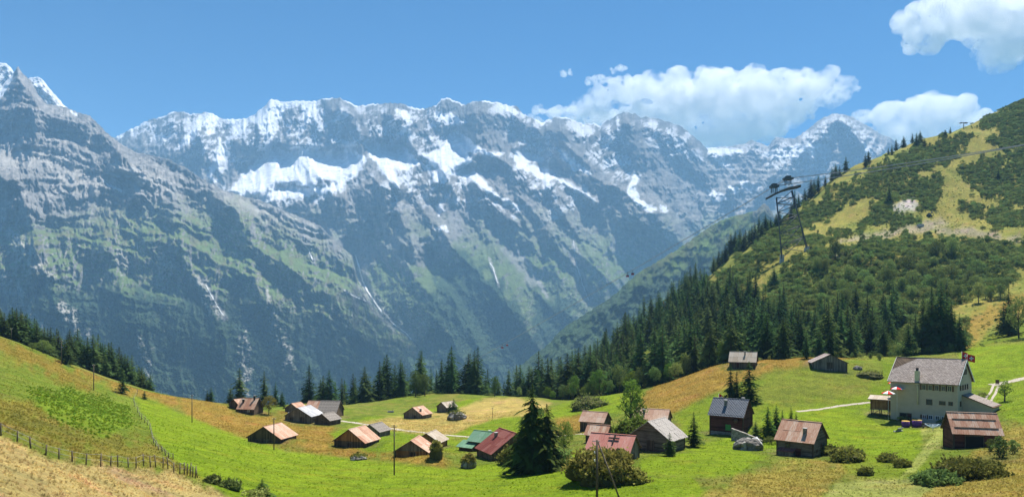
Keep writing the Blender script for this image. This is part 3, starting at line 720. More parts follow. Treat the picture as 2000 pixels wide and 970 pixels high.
def spruce_mesh(seed, R=0.16, levels=36, nb=11, ns=7, low=0.05, ragged=0.3):
    """Unit-height spruce: crown of drooping sprays on whorled boughs."""
    r = np.random.RandomState(seed); T = []
    for i in range(levels):
        t = (i + .5) / levels
        z = low + (1 - low) * t ** 0.95
        wh = r.uniform(1 - ragged, 1.12); sec = r.rand() * 6.28
        L0 = wh * R * ((1 - t) ** .72) * (0.85 + 0.3 * r.rand()) + .008
        if i < 3: L0 *= (.55 + .15 * i)
        n = max(4, int(nb * (1 - .5 * t)))
        for a in np.linspace(0, 2 * np.pi, n, endpoint=False) + r.rand() * 6.28:
            a = a + r.normal(0, .2); L = L0 * np.clip(r.normal(1, ragged), .35, 1.5) * (1 + .18 * math.sin(a * 2 + sec))
            up = .15 * (t - .4)
            zz = z + r.normal(0, .006)
            dr = np.array((math.cos(a), math.sin(a), 0)); sd = np.array((-math.sin(a), math.cos(a), 0))
            m = max(3, int(ns * (1 - .45 * t)))
            for s in np.linspace(.12, .95, m):
                root = dr * (L * s) + np.array((0, 0, zz + L * (up * s - .42 * s * s + .10 * s ** 4)))
                side = r.choice((-1, 1)) * r.uniform(.1, 1.0)
                ln = L * r.uniform(.28, .48) + .006
                d = dr * math.cos(side) + sd * math.sin(side); d = d * ln + np.array((0, 0, -ln * r.uniform(.25, .75)))
                w = (sd * math.cos(side) - dr * math.sin(side)) * ln * .34 + np.array((0, 0, r.normal(0, .10) * ln))
                T.append((root - w, root + w, root + d))
    # leader
    for a in np.linspace(0, 6.28, 5)[:-1]:
        d = np.array((math.cos(a), math.sin(a), 0)) * .010
        T.append((np.array((0, 0, .95)) + d, np.array((0, 0, .95)) - d, np.array((0, 0, 1.02))))
    return soup('spruce_crown', np.array(T))

def leafy_mesh(name, seed, lobes, n, size, squash=1.0, flat=0.0):
    """Leaf-sized faces spread through lumpy lobes: (x, y, z, radius) in units of the plant's height."""
    r = np.random.RandomState(seed); L = np.array(lobes, float)
    w = L[:, 3] ** 2; k = r.choice(len(L), n, p=w / w.sum())
    d = r.normal(size=(n, 3)); d /= np.linalg.norm(d, axis=1)[:, None]
    d[:, 2] = np.where(d[:, 2] < -.5, -d[:, 2], d[:, 2])
    rad = L[k, 3] * (0.45 + 0.6 * r.rand(n) ** .5) * (1 + .25 * np.sin(d[:, 0] * 5 + k) * np.cos(d[:, 1] * 4 + k * 2))
    c = L[k, :3] + d * rad[:, None] * np.array((1, 1, squash))
    a = r.normal(size=(n, 3)) + d * 0.2; a /= np.linalg.norm(a, axis=1)[:, None]
    b = np.cross(a, r.normal(size=(n, 3))); b /= np.linalg.norm(b, axis=1)[:, None]
    s = size * (.6 + .8 * r.rand(n))[:, None]
    q0, q1, q2, q3 = c - a * s, c - b * s * .55, c + a * s, c + b * s * .55
    return soup(name, np.concatenate([np.stack([q0, q1, q2], 1), np.stack([q0, q2, q3], 1)]))

def rand_lobes(seed, n, w, z0, z1, r0, r1):
    r = random.Random(seed); out = []
    for i in range(n):
        t = (i + .5) / n; a = i * 2.4 + r.uniform(-.5, .5)
        q = w * math.sin(math.pi * min(.95, .18 + .72 * t)) * r.uniform(.35, 1.0)
        out.append((math.cos(a) * q, math.sin(a) * q, z0 + (z1 - z0) * t, r.uniform(r0, r1)))
    return out

SPRUCE = [spruce_mesh(s, R, 36, 11, 7, lo, rg) for s, R, lo, rg in ((1, .155, .04, .28), (2, .135, .06, .32), (3, .175, .03, .30), (4, .12, .08, .34), (5, .15, .02, .36), (6, .19, .03, .26))]
BIGSPRUCE = [spruce_mesh(s, R, 44, 12, 10, .03, .42) for s, R in ((11, .23), (12, .25))]
SPRUCE_TRUNK = tubes('spruce_trunk', [([(0, 0, -.08), (0, 0, .3), (0, 0, .97)], (.018, .013, .002))])
LEAFY = [leafy_mesh('leaf_crown', s, rand_lobes(s, 15, .30, .28, .92, .10, .18), 2300, .021) for s in (21, 22, 23)]
LEAFY_TALL = leafy_mesh('leaf_crown', 24, rand_lobes(24, 16, .17, .30, .95, .06, .12), 1300, .018)
def limbs(seed, n=6, w=.25):
    r = random.Random(seed); sp = [([(0, 0, -.08), (.01, 0, .25), (.02, .01, .75)], (.026, .02, .006))]
    for i in range(n):
        a = i * 2.4; z = .2 + .07 * i
        sp.append(([(0, 0, z), (math.cos(a) * w * .5, math.sin(a) * w * .5, z + .13), (math.cos(a) * w, math.sin(a) * w, z + .26)], (.011, .008, .003)))
    return tubes('leafy_trunk', sp, 5)
LEAFY_TRUNK = [limbs(s) for s in (31, 32, 33)]
SHRUB = [leafy_mesh('shrub_leaves', s, [(0, 0, .42, .42)] + [(math.cos(a) * .42, math.sin(a) * .42, .3 + .12 * (i % 3), .30) for i, a in enumerate(np.linspace(0, 6.28, 7)[:-1] + s)], 520, .062, .85) for s in (41, 42, 43)]
SHRUB_UP = [leafy_mesh('shrub_leaves', s, rand_lobes(s, 9, .26, .16, .88, .14, .22), 700, .045) for s in (44, 45)]
SHRUB_STEM = tubes('shrub_stems', [([(0, 0, -.15), (math.cos(a) * .12, math.sin(a) * .12, .25), (math.cos(a) * .3, math.sin(a) * .3, .55)], (.022, .016, .006)) for a in np.linspace(0, 6.28, 6)[:-1]], 4)
for me in SPRUCE + BIGSPRUCE: me.materials.append(M_SPRUCE)
for me in LEAFY + [LEAFY_TALL]: me.materials.append(M_LEAF)
for me in SHRUB + SHRUB_UP: me.materials.append(M_ALDER)
for me in [SPRUCE_TRUNK, SHRUB_STEM] + LEAFY_TRUNK: me.materials.append(BARK)

rng = random.Random(7)
def plant(name, parts, loc, h, label, cat, group=None, rz=None, wide=1.0, mat=None):
    """Empty at the foot of the plant, carrying its parts scaled to the plant's height."""
    e = bpy.data.objects.new(name, None); COL.objects.link(e)
    e.location = loc; e.rotation_euler = (0, 0, rng.uniform(0, 6.28) if rz is None else rz); e.scale = (h * wide, h * wide, h)
    e.empty_display_size = .1
    e['label'] = label; e['category'] = cat
    if group: e['group'] = group
    for pn_, me in parts:
        c = bpy.data.objects.new(pn_, me); COL.objects.link(c); c.parent = e
        if mat is not None and pn_ == 'crown':
            c.material_slots[0].link = 'OBJECT'; c.material_slots[0].material = mat
    return e

def on_ground(px, Y):
    X = (px - CX) / FP * Y
    return Vector((X, Y, gz(X, Y)))

def tree_at(kind, px, py=None, top=None, Y=None, h=None, label='', group=None, wide=1.0, mat=None, name=None, cat='tree', sink=0.15):
    P = on_ground(px, Y) if Y else hit(px, py)
    if h is None: h = (CY - top) / FP * P.y - P.z
    h = max(h, .5); P.z -= sink
    if kind == 'spruce':
        return plant(name or 'spruce_tree', [('trunk', SPRUCE_TRUNK), ('crown', rng.choice(SPRUCE))], P, h * 1.05, label, cat, group, None, wide * 1.24, mat)
    if kind == 'bigspruce':
        return plant(name or 'spruce_tree', [('trunk', SPRUCE_TRUNK), ('crown', rng.choice(BIGSPRUCE))], P, h, label, cat, group, None, wide, mat)
    if kind == 'leafy':
        return plant(name or 'broadleaf_tree', [('trunk', rng.choice(LEAFY_TRUNK)), ('crown', rng.choice(LEAFY))], P, h, label, cat, group, None, wide, mat)
    if kind == 'tall':
        return plant(name or 'broadleaf_tree', [('trunk', rng.choice(LEAFY_TRUNK)), ('crown', LEAFY_TALL)], P, h, label, cat, group, None, wide, mat)
    if kind == 'shrub':
        return plant(name or 'shrub', [('stem', SHRUB_STEM), ('crown', rng.choice(SHRUB))], P, h, label, 'shrub', group, None, wide, mat)
    if kind == 'upshrub':
        return plant(name or 'shrub', [('stem', SHRUB_STEM), ('crown', rng.choice(SHRUB_UP))], P, h, label, 'shrub', group, None, wide, mat)

# ---- trees one can point to
tree_at('bigspruce', 1040, 922, 748, label='tallest spruce of the meadow, standing beside the long dark-red roof', wide=.80, mat=M_SPRUCE_B)
tree_at('bigspruce', 1068, 918, 786, label='lower spruce pressed against the right side of the tallest meadow spruce', wide=.95, mat=M_SPRUCE_B)
tree_at('bigspruce', 1020, 915, 812, label='short spruce filling the foot of the tallest meadow spruce on its left', wide=1.0, mat=M_SPRUCE_B)
tree_at('leafy', 1102, 890, 822, label='light green broadleaf tree just right of the tallest meadow spruce', wide=.8)
tree_at('tall', 1232, 845, 737, label='slender light-leaved tree on the shrubby knoll between the barns', wide=1.1)
tree_at('tall', 1244, 842, 752, label='thin second stem right of the slender tree on the barn knoll', wide=.9)
tree_at('spruce', 1427, 785, 712, label='narrow spruce behind the left end of the slate-roofed chalet', wide=.8, mat=M_SPRUCE)
tree_at('spruce', 1439, 785, 727, label='small dark spruce between the two spruces behind the slate-roofed chalet', wide=.9)
tree_at('spruce', 1463, 786, 708, label='broad spruce behind the right end of the slate-roofed chalet', wide=1.25, mat=M_SPRUCE_Y)
tree_at('spruce', 1355, 872, 806, label='single small spruce on the lawn left of the slate-roofed chalet', wide=1.25, mat=M_SPRUCE_Y)
tree_at('spruce', 1308, 890, 845, label='small spruce in front of the stone-slab barn roof', wide=1.3, mat=M_SPRUCE_Y)
for i, (px, py, top, w_, lab) in enumerate(((1476, 856, 822, 1.3, 'low dark spruce beside the tarp-covered boulder'), (1500, 858, 795, 1.0, 'tallest young spruce on the bank right of the slate-roofed chalet'),
    (1516, 850, 792, 1.1, 'young dark spruce in the middle of the bank right of the slate-roofed chalet'), (1545, 838, 794, 1.0, 'young spruce at the right end of the bank beside the slate-roofed chalet'),
    (1528, 842, 800, 1.0, 'slim young spruce between its neighbours above the rust-roofed hut'), (1555, 838, 806, 1.2, 'smallest spruce at the far right of the bank above the rust-roofed hut'))):
    tree_at('spruce', px, py, top, label=lab, wide=w_, mat=M_SPRUCE_Y if i in (1, 3) else None)
tree_at('shrub', 1490, 845, h=1.6, label='low green shrub on the bank beside the slate-roofed chalet', wide=1.3, mat=M_HEATH)
tree_at('shrub', 1505, 866, h=2.0, label='dark shrub at the foot of the bank above the rust-roofed hut', wide=1.1)
tree_at('spruce', 240, 768, 722, label='single spruce on the open left slope above the fence corner', wide=1.25)
tree_at('spruce', 282, 779, 762, label='knee-high spruce on the left slope next to the fence corner', wide=1.5)
tree_at('spruce', 412, 784, 756, label='small spruce on the skyline left of the red-roofed farmhouse', wide=1.15)
tree_at('spruce', 405, 783, 762, label='smaller twin of the skyline spruce left of the red-roofed farmhouse', wide=1.15)
tree_at('spruce', 468, Y=296, top=721, label='tall spruce directly behind the red-roofed farmhouse', wide=1.05)
tree_at('spruce', 450, Y=292, top=757, label='short spruce left of the red-roofed farmhouse', wide=1.1)
tree_at('spruce', 516, Y=292, top=727, label='tall spruce right of the red-roofed farmhouse', wide=1.05)
tree_at('spruce', 538, Y=290, top=747, label='second spruce right of the red-roofed farmhouse', wide=.95)
tree_at('spruce', 551, Y=287, top=763, label='lowest of the three spruces right of the red-roofed farmhouse', wide=1.0)
tree_at('spruce', 555, Y=275, top=789, label='tiny round spruce behind the grey metal-roofed barn', wide=1.5)
tree_at('leafy', 525, 809, 772, label='yellowish rounded tree beside the red-roofed farmhouse', wide=1.05, mat=M_LEAF_Y)
tree_at('spruce', 886, 806, 778, label='spruce growing on the boulder in the tan field', wide=1.3)
tree_at('spruce', 878, 806, 786, label='smaller spruce on the left edge of the boulder in the tan field', wide=1.3)
tree_at('spruce', 1970, 655, 566, label='dark ragged conifer on the gold slope at the far right', wide=1.15)
tree_at('spruce', 1960, 652, 592, label='lower dark conifer touching the ragged conifer on the gold slope', wide=1.3)
tree_at('leafy', 1990, 660, 580, label='light broadleaf tree cut off by the right picture edge', wide=.8, mat=M_ALDER)
tree_at('tall', 1962, 783, 740, label='thin young tree by the road right of the grey house', wide=1.5)
tree_at('tall', 1936, 586, 556, label='tiny solitary tree on the gold slope left of the dark ragged conifer', wide=1.6)
tree_at('spruce', 512, 975, 934, label='bushy small spruce at the bottom edge of the picture', wide=1.9)
tree_at('shrub', 500, 978, h=2.0, label='dark shrub beside the small spruce at the bottom edge', wide=1.2)
# the dark clump behind the grey house
for i, (px, Y, top) in enumerate(((1788, 262, 612), (1803, 266, 578), (1820, 262, 566), (1838, 262, 556), (1858, 260, 592), (1874, 256, 614), (1774, 258, 632), (1849, 270, 574), (1812, 270, 590))):
    tree_at('spruce', px, Y=Y, top=top, label='dark spruce in the tight clump behind the grey house', group='spruce clump behind the grey house', wide=.8)
# the row along the left hill crest
for i in range(64):
    px = -20 + i * 5.0 + rng.uniform(-3, 3)
    if 118 < px < 128: continue
    Y = np.interp(px, [-20, 150, 310], [272, 285, 296]) + rng.uniform(0, 34)
    top = np.interp(px, [-20, 0, 40, 120, 125, 150, 190, 230, 250, 300, 315], [600, 602, 603, 650, 645, 645, 657, 678, 690, 735, 752]) + rng.uniform(-3, 22)
    tree_at('spruce', px, Y=Y, top=top, label='dark spruce in the dense upper part of the row on the left hill crest' if px < 122 else 'dark spruce in the lower part of the row on the left hill crest', group='spruces on the left hill crest', wide=1.15)
tree_at('spruce', 130, 712, 664, label='spruce standing forward of the left hill row beside the pole', wide=1.2)
tree_at('spruce', 207, 727, 695, label='low spruce standing forward of the left hill row, further down the crest', wide=1.2)
for px, py, top, lab in ((84, 690, 663, 'round light green tree in front of the left hill spruces'), (64, 684, 668, 'smaller light green tree in front of the left hill spruces'), (96, 692, 672, 'light green bush at the right edge of the trees on the left hill')):
    tree_at('leafy', px, py, top, label=lab, wide=1.3, mat=M_ALDER)
# broadleaf trees along the edge of the forest
for px, Y, top, w_, m_, lab in ((812, 338, 722, .9, M_ALDER, 'tall pale broadleaf tree at the left end of the forest edge'), (830, 336, 728, .9, M_ALDER, 'second pale broadleaf tree at the left end of the forest edge'),
    (966, 322, 735, .7, M_LEAF, 'yellow-green tree at the forest edge between tall spruces'), (1120, 296, 733, .75, M_LEAF, 'bright green tree at the forest edge above the shrubby mound'),
    (1170, 290, 722, .9, M_LEAF, 'round green tree at the forest edge right of a tall spruce'), (1150, 290, 745, 1.0, M_LEAF, 'low green tree at the forest edge above the shrubby mound'),
    (1210, 288, 712, .8, M_ALDER, 'grey-green tree at the forest edge above the gold slope'), (1080, 302, 762, 1.1, M_LEAF, 'low bush at the forest edge behind the tallest meadow spruce'),
    (1240, 275, 735, 1.0, M_LEAF, 'light green bush where the gold slope meets the forest'), (1340, 262, 690, .9, M_ALDER, 'olive broadleaf tree at the foot of the wooded hillside')):
    tree_at('leafy', px, Y=Y, top=top, label=lab, wide=w_, mat=m_)

for i in range(22):
    px = 1010 + i * 21 + rng.uniform(-8, 8); Y = float(np.interp(px, [1000, 1180, 1300, 1400, 1500], [322, 284, 256, 252, 256])) + rng.uniform(0, 10)
    tree_at('leafy', px, Y=Y, h=rng.uniform(4, 9), label='light broadleaf tree scattered along the lower edge of the forest', group='broadleaf trees of the forest edge', wide=rng.uniform(.8, 1.2), mat=rng.choice((M_LEAF, M_ALDER, M_ALDER)))

# ---- the forest: dense stand from the meadow edge up the hillside
crestY = lambda px: np.interp(px, [560, 800, 1000, 1180, 1300, 1400, 1500, 1740], [318, 345, 335, 295, 262, 248, 252, 262])
ridgeY = lambda px: np.interp(px, [560, 800, 1000, 1100, 1200, 1300, 1400, 1500, 1650, 1740], [420, 440, 480, 500, 545, 640, 735, 860, 920, 950])
def forest_density(px, Y, py):
    k = np.interp(px, [560, 640, 700, 800, 900, 1400, 1480, 1560, 1740], [0, .35, .5, .7, 1, 1, .75, .45, .35])
    if px > 1330: k *= 1.0 if py > np.interp(px, [1330, 1400, 1480, 1560, 1740], [560, 585, 600, 630, 640]) else .0
    return k
cand = []
rr = random.Random(99); cells = {}
for _ in range(26000):
    px = rr.uniform(585, 1745); Y = math.exp(rr.uniform(math.log(245), math.log(900)))
    if rr.random() > Y / 900 * 1.2 + .25: continue
    c0, c1 = crestY(px), ridgeY(px)
    if not (c0 + 4 < Y < c1): continue
    X = (px - CX) / FP * Y; z = gz(X, Y); py = CY - z / Y * FP
    if rr.random() > forest_density(px, Y, py): continue
    g = 6.2; key = (int(X / g), int(Y / g))
    if any((key[0] + a, key[1] + b) in cells for a in (-1, 0, 1) for b in (-1, 0, 1) if abs(a) + abs(b) < 2): continue
    cells[key] = 1
    h = rr.uniform(13, 26) * (0.85 if px < 800 else 1.0) * (.8 if px > 1500 else 1.0)
    cand.append((px, X, Y, z, h))
# what stands behind nearer trees or the crest does not show: keep the tops that clear the nearer ones by a little
cand.sort(key=lambda c: c[2])
sky_ = np.full(2600, 2000.0); vis = []
for px, X, Y, z, h in cand:
    top = CY - (z + h) / Y * FP; w = h * .12 / Y * FP
    i0, i1 = int(px - w), int(px + w) + 1
    show = (sky_[i0:i1] - top).mean()
    vis.append(show > 3)
    if show > 3: sky_[i0:i1] = np.minimum(sky_[i0:i1], top + 10 * np.abs(np.linspace(-1, 1, i1 - i0)))
shown = [c for c, v in zip(cand, vis) if v]; hidden = [c for c, v in zip(cand, vis) if not v and random.Random(int(c[1] * 10)).random() < .35]
shown.sort(key=lambda c: -c[4] / c[2])
NB = 196
for px, X, Y, z, h in shown[:NB]:
    e = tree_at('spruce', px, Y=Y, h=h, label=('dark spruce in the loose line behind the green rise right of the hamlet' if px < 800 else 'dark spruce at the forest edge left of the tallest meadow spruce' if px < 1000 else 'dark spruce in the dense forest behind the tallest meadow spruce' if px < 1250 else 'dark spruce in the dense forest at the foot of the right hillside'), group='spruces of the forest belt', wide=rr.uniform(.85, 1.25))
far_spruce = [(X, Y, z, h) for px, X, Y, z, h in shown[NB:] + hidden]

# spruces along the skyline of the right-hand ridge, and scattered on the hillside
def ridge_at(px):
    i = (px - T_PX[0]) / (T_PX[1] - T_PX[0]); j = TPY[:, int(i)]
    k = np.where(np.exp(T_LY) > 420, j, 9999).argmin(); return float(np.exp(T_LY[k])), float(j[k])
for i, (px, hp) in enumerate([(1392 + 4.6 * k + rng.uniform(-2, 2), rng.uniform(20, 40)) for k in range(26)] + [(1516, 26), (1522, 32), (1545, 34), (1552, 40), (1560, 30), (1572, 28), (1584, 36), (1590, 30), (1598, 34), (1612, 24), (1625, 26), (1632, 30), (1640, 24), (1652, 28), (1690, 26), (1696, 22), (1742, 20), (1750, 24), (1765, 22), (1782, 20), (1790, 26), (1797, 24), (1806, 18), (1846, 14), (1856, 13), (1735, 16)]):
    Yr, pr = ridge_at(px); Yr -= rng.uniform(4, 40)
    P = on_ground(px, Yr); h = max(5.0, hp / FP * Yr)
    tree_at('spruce', px, Y=Yr, h=h, label='small spruce along the skyline of the right-hand ridge', group='spruces on the ridge skyline', wide=1.1)
for i, (px, py, top) in enumerate(((1437, 610, 545), (1428, 612, 560), (1447, 600, 560), (1737, 396, 362), (1672, 612, 560), (1725, 625, 570), (1590, 690, 610), (1622, 700, 640), (1655, 690, 600), (1700, 690, 618), (1560, 690, 608), (1640, 640, 575), (1500, 690, 612), (1530, 700, 620), (1512, 560, 520),
    (1570, 640, 598), (1605, 630, 590), (1685, 640, 600), (1750, 600, 560), (1765, 640, 590), (1480, 660, 600), (1462, 640, 590), (1546, 640, 600), (1848, 585, 555), (1820, 600, 560), (1835, 610, 570), (1950, 352, 330), (1600, 700, 642), (1575, 700, 650), (1490, 700, 640), (1718, 668, 620), (1738, 672, 615))):
    tree_at('spruce', px, py, top, label='dark spruce standing among the shrubs of the right hillside', group='spruces scattered on the hillside', wide=1.0)
# rounded broadleaf trees on the hillside
for i in range(52):
    px = rng.uniform(1590, 1960); py = rng.uniform(495, 600) + max(0, 1700 - px) * .12
    if py > 600 and px > 1880: continue
    tree_at('leafy', px, py, py - rng.uniform(20, 40), label='rounded alder tree in the thicket on the right hillside', group='alder trees of the hillside thicket', wide=1.1, mat=M_ALDER)

# ---- stuff: instanced through geometry nodes
def library(name, meshes):
    c = bpy.data.collections.new(name)
    for me in meshes: c.objects.link(bpy.data.objects.new(name + '_piece', me))
    return c
def scatter(name, pts, scl, lib, label, cat, cover=None, tilt=0.08, sy=1.0):
    me = bpy.data.meshes.new(name); n = len(pts)
    me.vertices.add(n); me.vertices.foreach_set('co', np.asarray(pts, np.float32).ravel())
    a = me.attributes.new('scl', 'FLOAT', 'POINT'); a.data.foreach_set('value', np.asarray(scl, np.float32))
    r = np.random.RandomState(len(pts)); rot = np.stack([r.normal(0, tilt, n), r.normal(0, tilt, n), r.rand(n) * 6.28], -1)
    b = me.attributes.new('rot', 'FLOAT_VECTOR', 'POINT'); b.data.foreach_set('vector', rot.astype(np.float32).ravel())
    if cover is not None:
        c = me.attributes.new('cover', 'FLOAT_COLOR', 'POINT'); k = np.ones((n, 4), np.float32); k[:, :3] = cover; c.data.foreach_set('color', k.ravel())
    o = link(name, me, None, kind='stuff', label=label, category=cat)
    ng = bpy.data.node_groups.new(name, 'GeometryNodeTree')
    ng.interface.new_socket('Geometry', in_out='INPUT', socket_type='NodeSocketGeometry'); ng.interface.new_socket('Geometry', in_out='OUTPUT', socket_type='NodeSocketGeometry')
    N = ng.nodes; L = ng.links
    gi, go = N.new('NodeGroupInput'), N.new('NodeGroupOutput')
    ci = N.new('GeometryNodeCollectionInfo'); ci.inputs['Collection'].default_value = lib; ci.inputs['Separate Children'].default_value = True; ci.inputs['Reset Children'].default_value = True
    ip = N.new('GeometryNodeInstanceOnPoints'); ip.inputs['Pick Instance'].default_value = True
    s_ = N.new('GeometryNodeInputNamedAttribute'); s_.data_type = 'FLOAT'; s_.inputs[0].default_value = 'scl'
    r_ = N.new('GeometryNodeInputNamedAttribute'); r_.data_type = 'FLOAT_VECTOR'; r_.inputs[0].default_value = 'rot'
    cx = N.new('ShaderNodeCombineXYZ'); mm = N.new('ShaderNodeMath'); mm.operation = 'MULTIPLY'; mm.inputs[1].default_value = sy
    L.new(gi.outputs[0], ip.inputs['Points']); L.new(ci.outputs[0], ip.inputs['Instance'])
    L.new(s_.outputs[0], cx.inputs[0]); L.new(s_.outputs[0], cx.inputs[1]); L.new(s_.outputs[0], mm.inputs[0]); L.new(mm.outputs[0], cx.inputs[2])
    L.new(cx.outputs[0], ip.inputs['Scale']); L.new(r_.outputs[0], ip.inputs['Rotation'])
    L.new(ip.outputs[0], go.inputs[0])
    md = o.modifiers.new('scatter', 'NODES'); md.node_group = ng
    return o
LIB_SPRUCE = library('spruce_library', SPRUCE)
scatter('spruce_forest', [(x, y, z - .3) for x, y, z, h in far_spruce], [h * 1.12 for x, y, z, h in far_spruce], LIB_SPRUCE, 'mass of distant dark spruces filling the forest behind the nearer trees', 'forest', tilt=.02)

def sample_zone(n, polys, pxr, yr, seed, soft=8, wob=10, dens=None):
    r = np.random.RandomState(seed)
    Y = np.sqrt(r.uniform(yr[0] ** 2, yr[1] ** 2, n)); px = r.uniform(pxr[0], pxr[1], n)
    i = ((px - T_PX[0]) / (T_PX[1] - T_PX[0])); j = (np.log(Y) - T_LY[0]) / (T_LY[1] - T_LY[0])
    i0 = i.astype(int); j0 = j.astype(int); f = i - i0; g = j - j0
    def bil(A): return (A[j0, i0] * (1 - f) + A[j0, i0 + 1] * f) * (1 - g) + (A[j0 + 1, i0] * (1 - f) + A[j0 + 1, i0 + 1] * f) * g
    z = bil(TZ); py = CY - z / Y * FP
    m = mask_poly(px, py, polys, soft, wob, 22, 16) if polys is not None else np.ones(n)
    k = r.rand(n) < m * (dens(px, py, Y) if dens else 1)
    X = (px - CX) / FP * Y
    return np.stack([X, Y, z], -1)[k], px[k], py[k], i0[k], j0[k]
SHRUBZ = [
 [(1380,560),(1420,530),(1500,455),(1560,415),(1650,365),(1750,308),(1850,268),(1905,262),(1875,292),(1868,312),(1760,352),(1680,388),(1600,432),(1540,488),(1450,552),(1400,592)],
 [(1905,250),(1960,215),(2010,190),(2100,180),(2100,330),(1990,330),(1955,300),(1930,275),(1960,255)],
 [(1700,420),(1712,385),(1760,352),(1838,345),(1838,395),(1800,418),(1790,388),(1750,388),(1742,415),(1800,430),(1760,445),(1690,440)],
 [(1505,545),(1560,500),(1640,490),(1740,465),(1850,468),(1975,505),(1985,545),(1880,585),(1850,620),(1790,670),(1740,695),(1480,690),(1420,640),(1500,600)],
 [(1900,470),(2010,480),(2100,500),(2100,540),(1990,530)], [(1870,320),(1930,310),(2000,320),(2100,320),(2100,420),(1960,400),(1900,370)], [(1860,400),(2000,410),(2100,430),(2100,455),(1940,440)],
 [(1720,690),(1800,650),(1890,640),(1880,690),(1780,702)], [(1560,470),(1700,445),(1640,470),(1590,490)]]
p, px, py, _, _ = sample_zone(105000, SHRUBZ, (1380, 2150), (255, 1050), 501, 8, 14, lambda a, b, Y: np.where(b > 465, .42, .5 + .5 * (fbm(a / 25, b / 18, 3, 507) > -.2)))
r = np.random.RandomState(5)
M_ALDER2 = M_ALDER
scatter('alder_shrubs', p, np.where(py > 465, 2.0 + 3.8 * r.rand(len(p)) ** 2.0, 1.5 + 2.6 * r.rand(len(p)) ** 2.2), library('alder_library', SHRUB + SHRUB_UP), 'grey-green alder scrub covering the right hillside', 'shrubs', tilt=.15, sy=.9)
# undergrowth at the forest edge and between the trunks
p, px, py, _, _ = sample_zone(15000, None, (600, 1760), (255, 520), 502, dens=lambda a, b, Y: ((Y > crestY(a) + 2) & (Y < crestY(a) + 60)) * .35)
scatter('forest_undergrowth', p, r.uniform(1.0, 2.6, len(p)), library('undergrowth_library', SHRUB + SHRUB_UP), 'green undergrowth along the foot of the forest', 'undergrowth', tilt=.15)
# small dark tufts of dwarf shrub dotted over the open hillside
p, px, py, _, _ = sample_zone(16000, [[(1390,600),(1500,520),(1700,400),(1900,300),(2100,300),(2100,640),(1880,690),(1700,500),(1560,520)]], (1380, 2100), (255, 1000), 503, 10, 10, lambda a, b, Y: .5)
scatter('dwarf_shrubs', p, r.uniform(.5, 1.3, len(p)), library('dwarf_library', SHRUB), 'dwarf shrubs dotted over the open upper slope', 'shrubs', tilt=.2, sy=.7)

# broad-leaved dock on the left slope
p, px, py, _, _ = sample_zone(60000, [[(55,768),(130,760),(200,772),(250,790),(262,830),(200,852),(110,822)]], (30, 290), (90, 240), 505, 8, 10, lambda a, b, Y: .05 * (1 + 2 * (fbm(a / 9, b / 5, 3, 521) > .05)))
dock = [leafy_mesh('dock_leaves', s, [(0, 0, .3, .4)], 14, .32, .5) for s in (71, 72)]
M_DOCK = leaf_mat('dock_leaf', (.22, .32, .03), .25, .02, .45)
for me in dock: me.materials.append(M_DOCK)
scatter('dock_plants', p, r.uniform(.25, .5, len(p)), library('dock_library', dock), 'patch of broad-leaved weeds on the left slope', 'weeds', tilt=.2)

# grass tufts that take the colour of the turf they stand in
def tuft(seed, n=16):
    q = np.random.RandomState(seed); T = []
    for _ in range(n):
        a = q.rand() * 6.28; b = np.array((math.cos(a), math.sin(a), 0)) * q.uniform(0, .5); l = q.uniform(.5, 1.0); a2 = q.rand() * 6.28
        tip = b + np.array((math.cos(a2) * .5, math.sin(a2) * .5, l)); w = np.array((-math.sin(a2), math.cos(a2), 0)) * .09
        T.append((b - w, b + w, tip))
    me = soup('grass_tuft', np.array(T)); return me
M_TUFT = leaf_mat('grass_blades', (.2, .2, .05), .3, .012, .5, inst_cover=True)
TUFTS = [tuft(s) for s in (61, 62, 63)]
for me in TUFTS: me.materials.append(M_TUFT)
COVER = np.zeros(TZ.shape + (3,)); 
_buf = np.empty(NCOL * NROW * 4, np.float32); GROUND.data.color_attributes['cover'].data.foreach_get('color', _buf); COVER = _buf.reshape(NROW, NCOL, 4)[..., :3]
def meadow_tufts(px, py, Y):
    i = ((px - T_PX[0]) / (T_PX[1] - T_PX[0])).astype(int); j = ((np.log(Y) - T_LY[0]) / (T_LY[1] - T_LY[0])).astype(int)
    c = COVER[j, i]; rough_ = np.clip((c[:, 0] / (c[:, 1] + 1e-3) - .75) * 2.2, .13, 1)       # hay stands rougher than the mown green
    return rough_ * (.5 + .5 * (fbm((px - CX) / FP * Y / 6, Y / 6, 3, 511) > -.1)) * np.clip(140 / Y, .25, 1)
p, px, py, i0, j0 = sample_zone(330000, None, (-150, 2150), (38, 262), 504, dens=meadow_tufts)
scatter('meadow_grass', p, r.uniform(.10, .28, len(p)), library('tuft_library', TUFTS), 'uneven tufts of meadow grass', 'grass', cover=COVER[j0, i0] * r.uniform(1.3, 1.8, (len(p), 1)), tilt=.25)
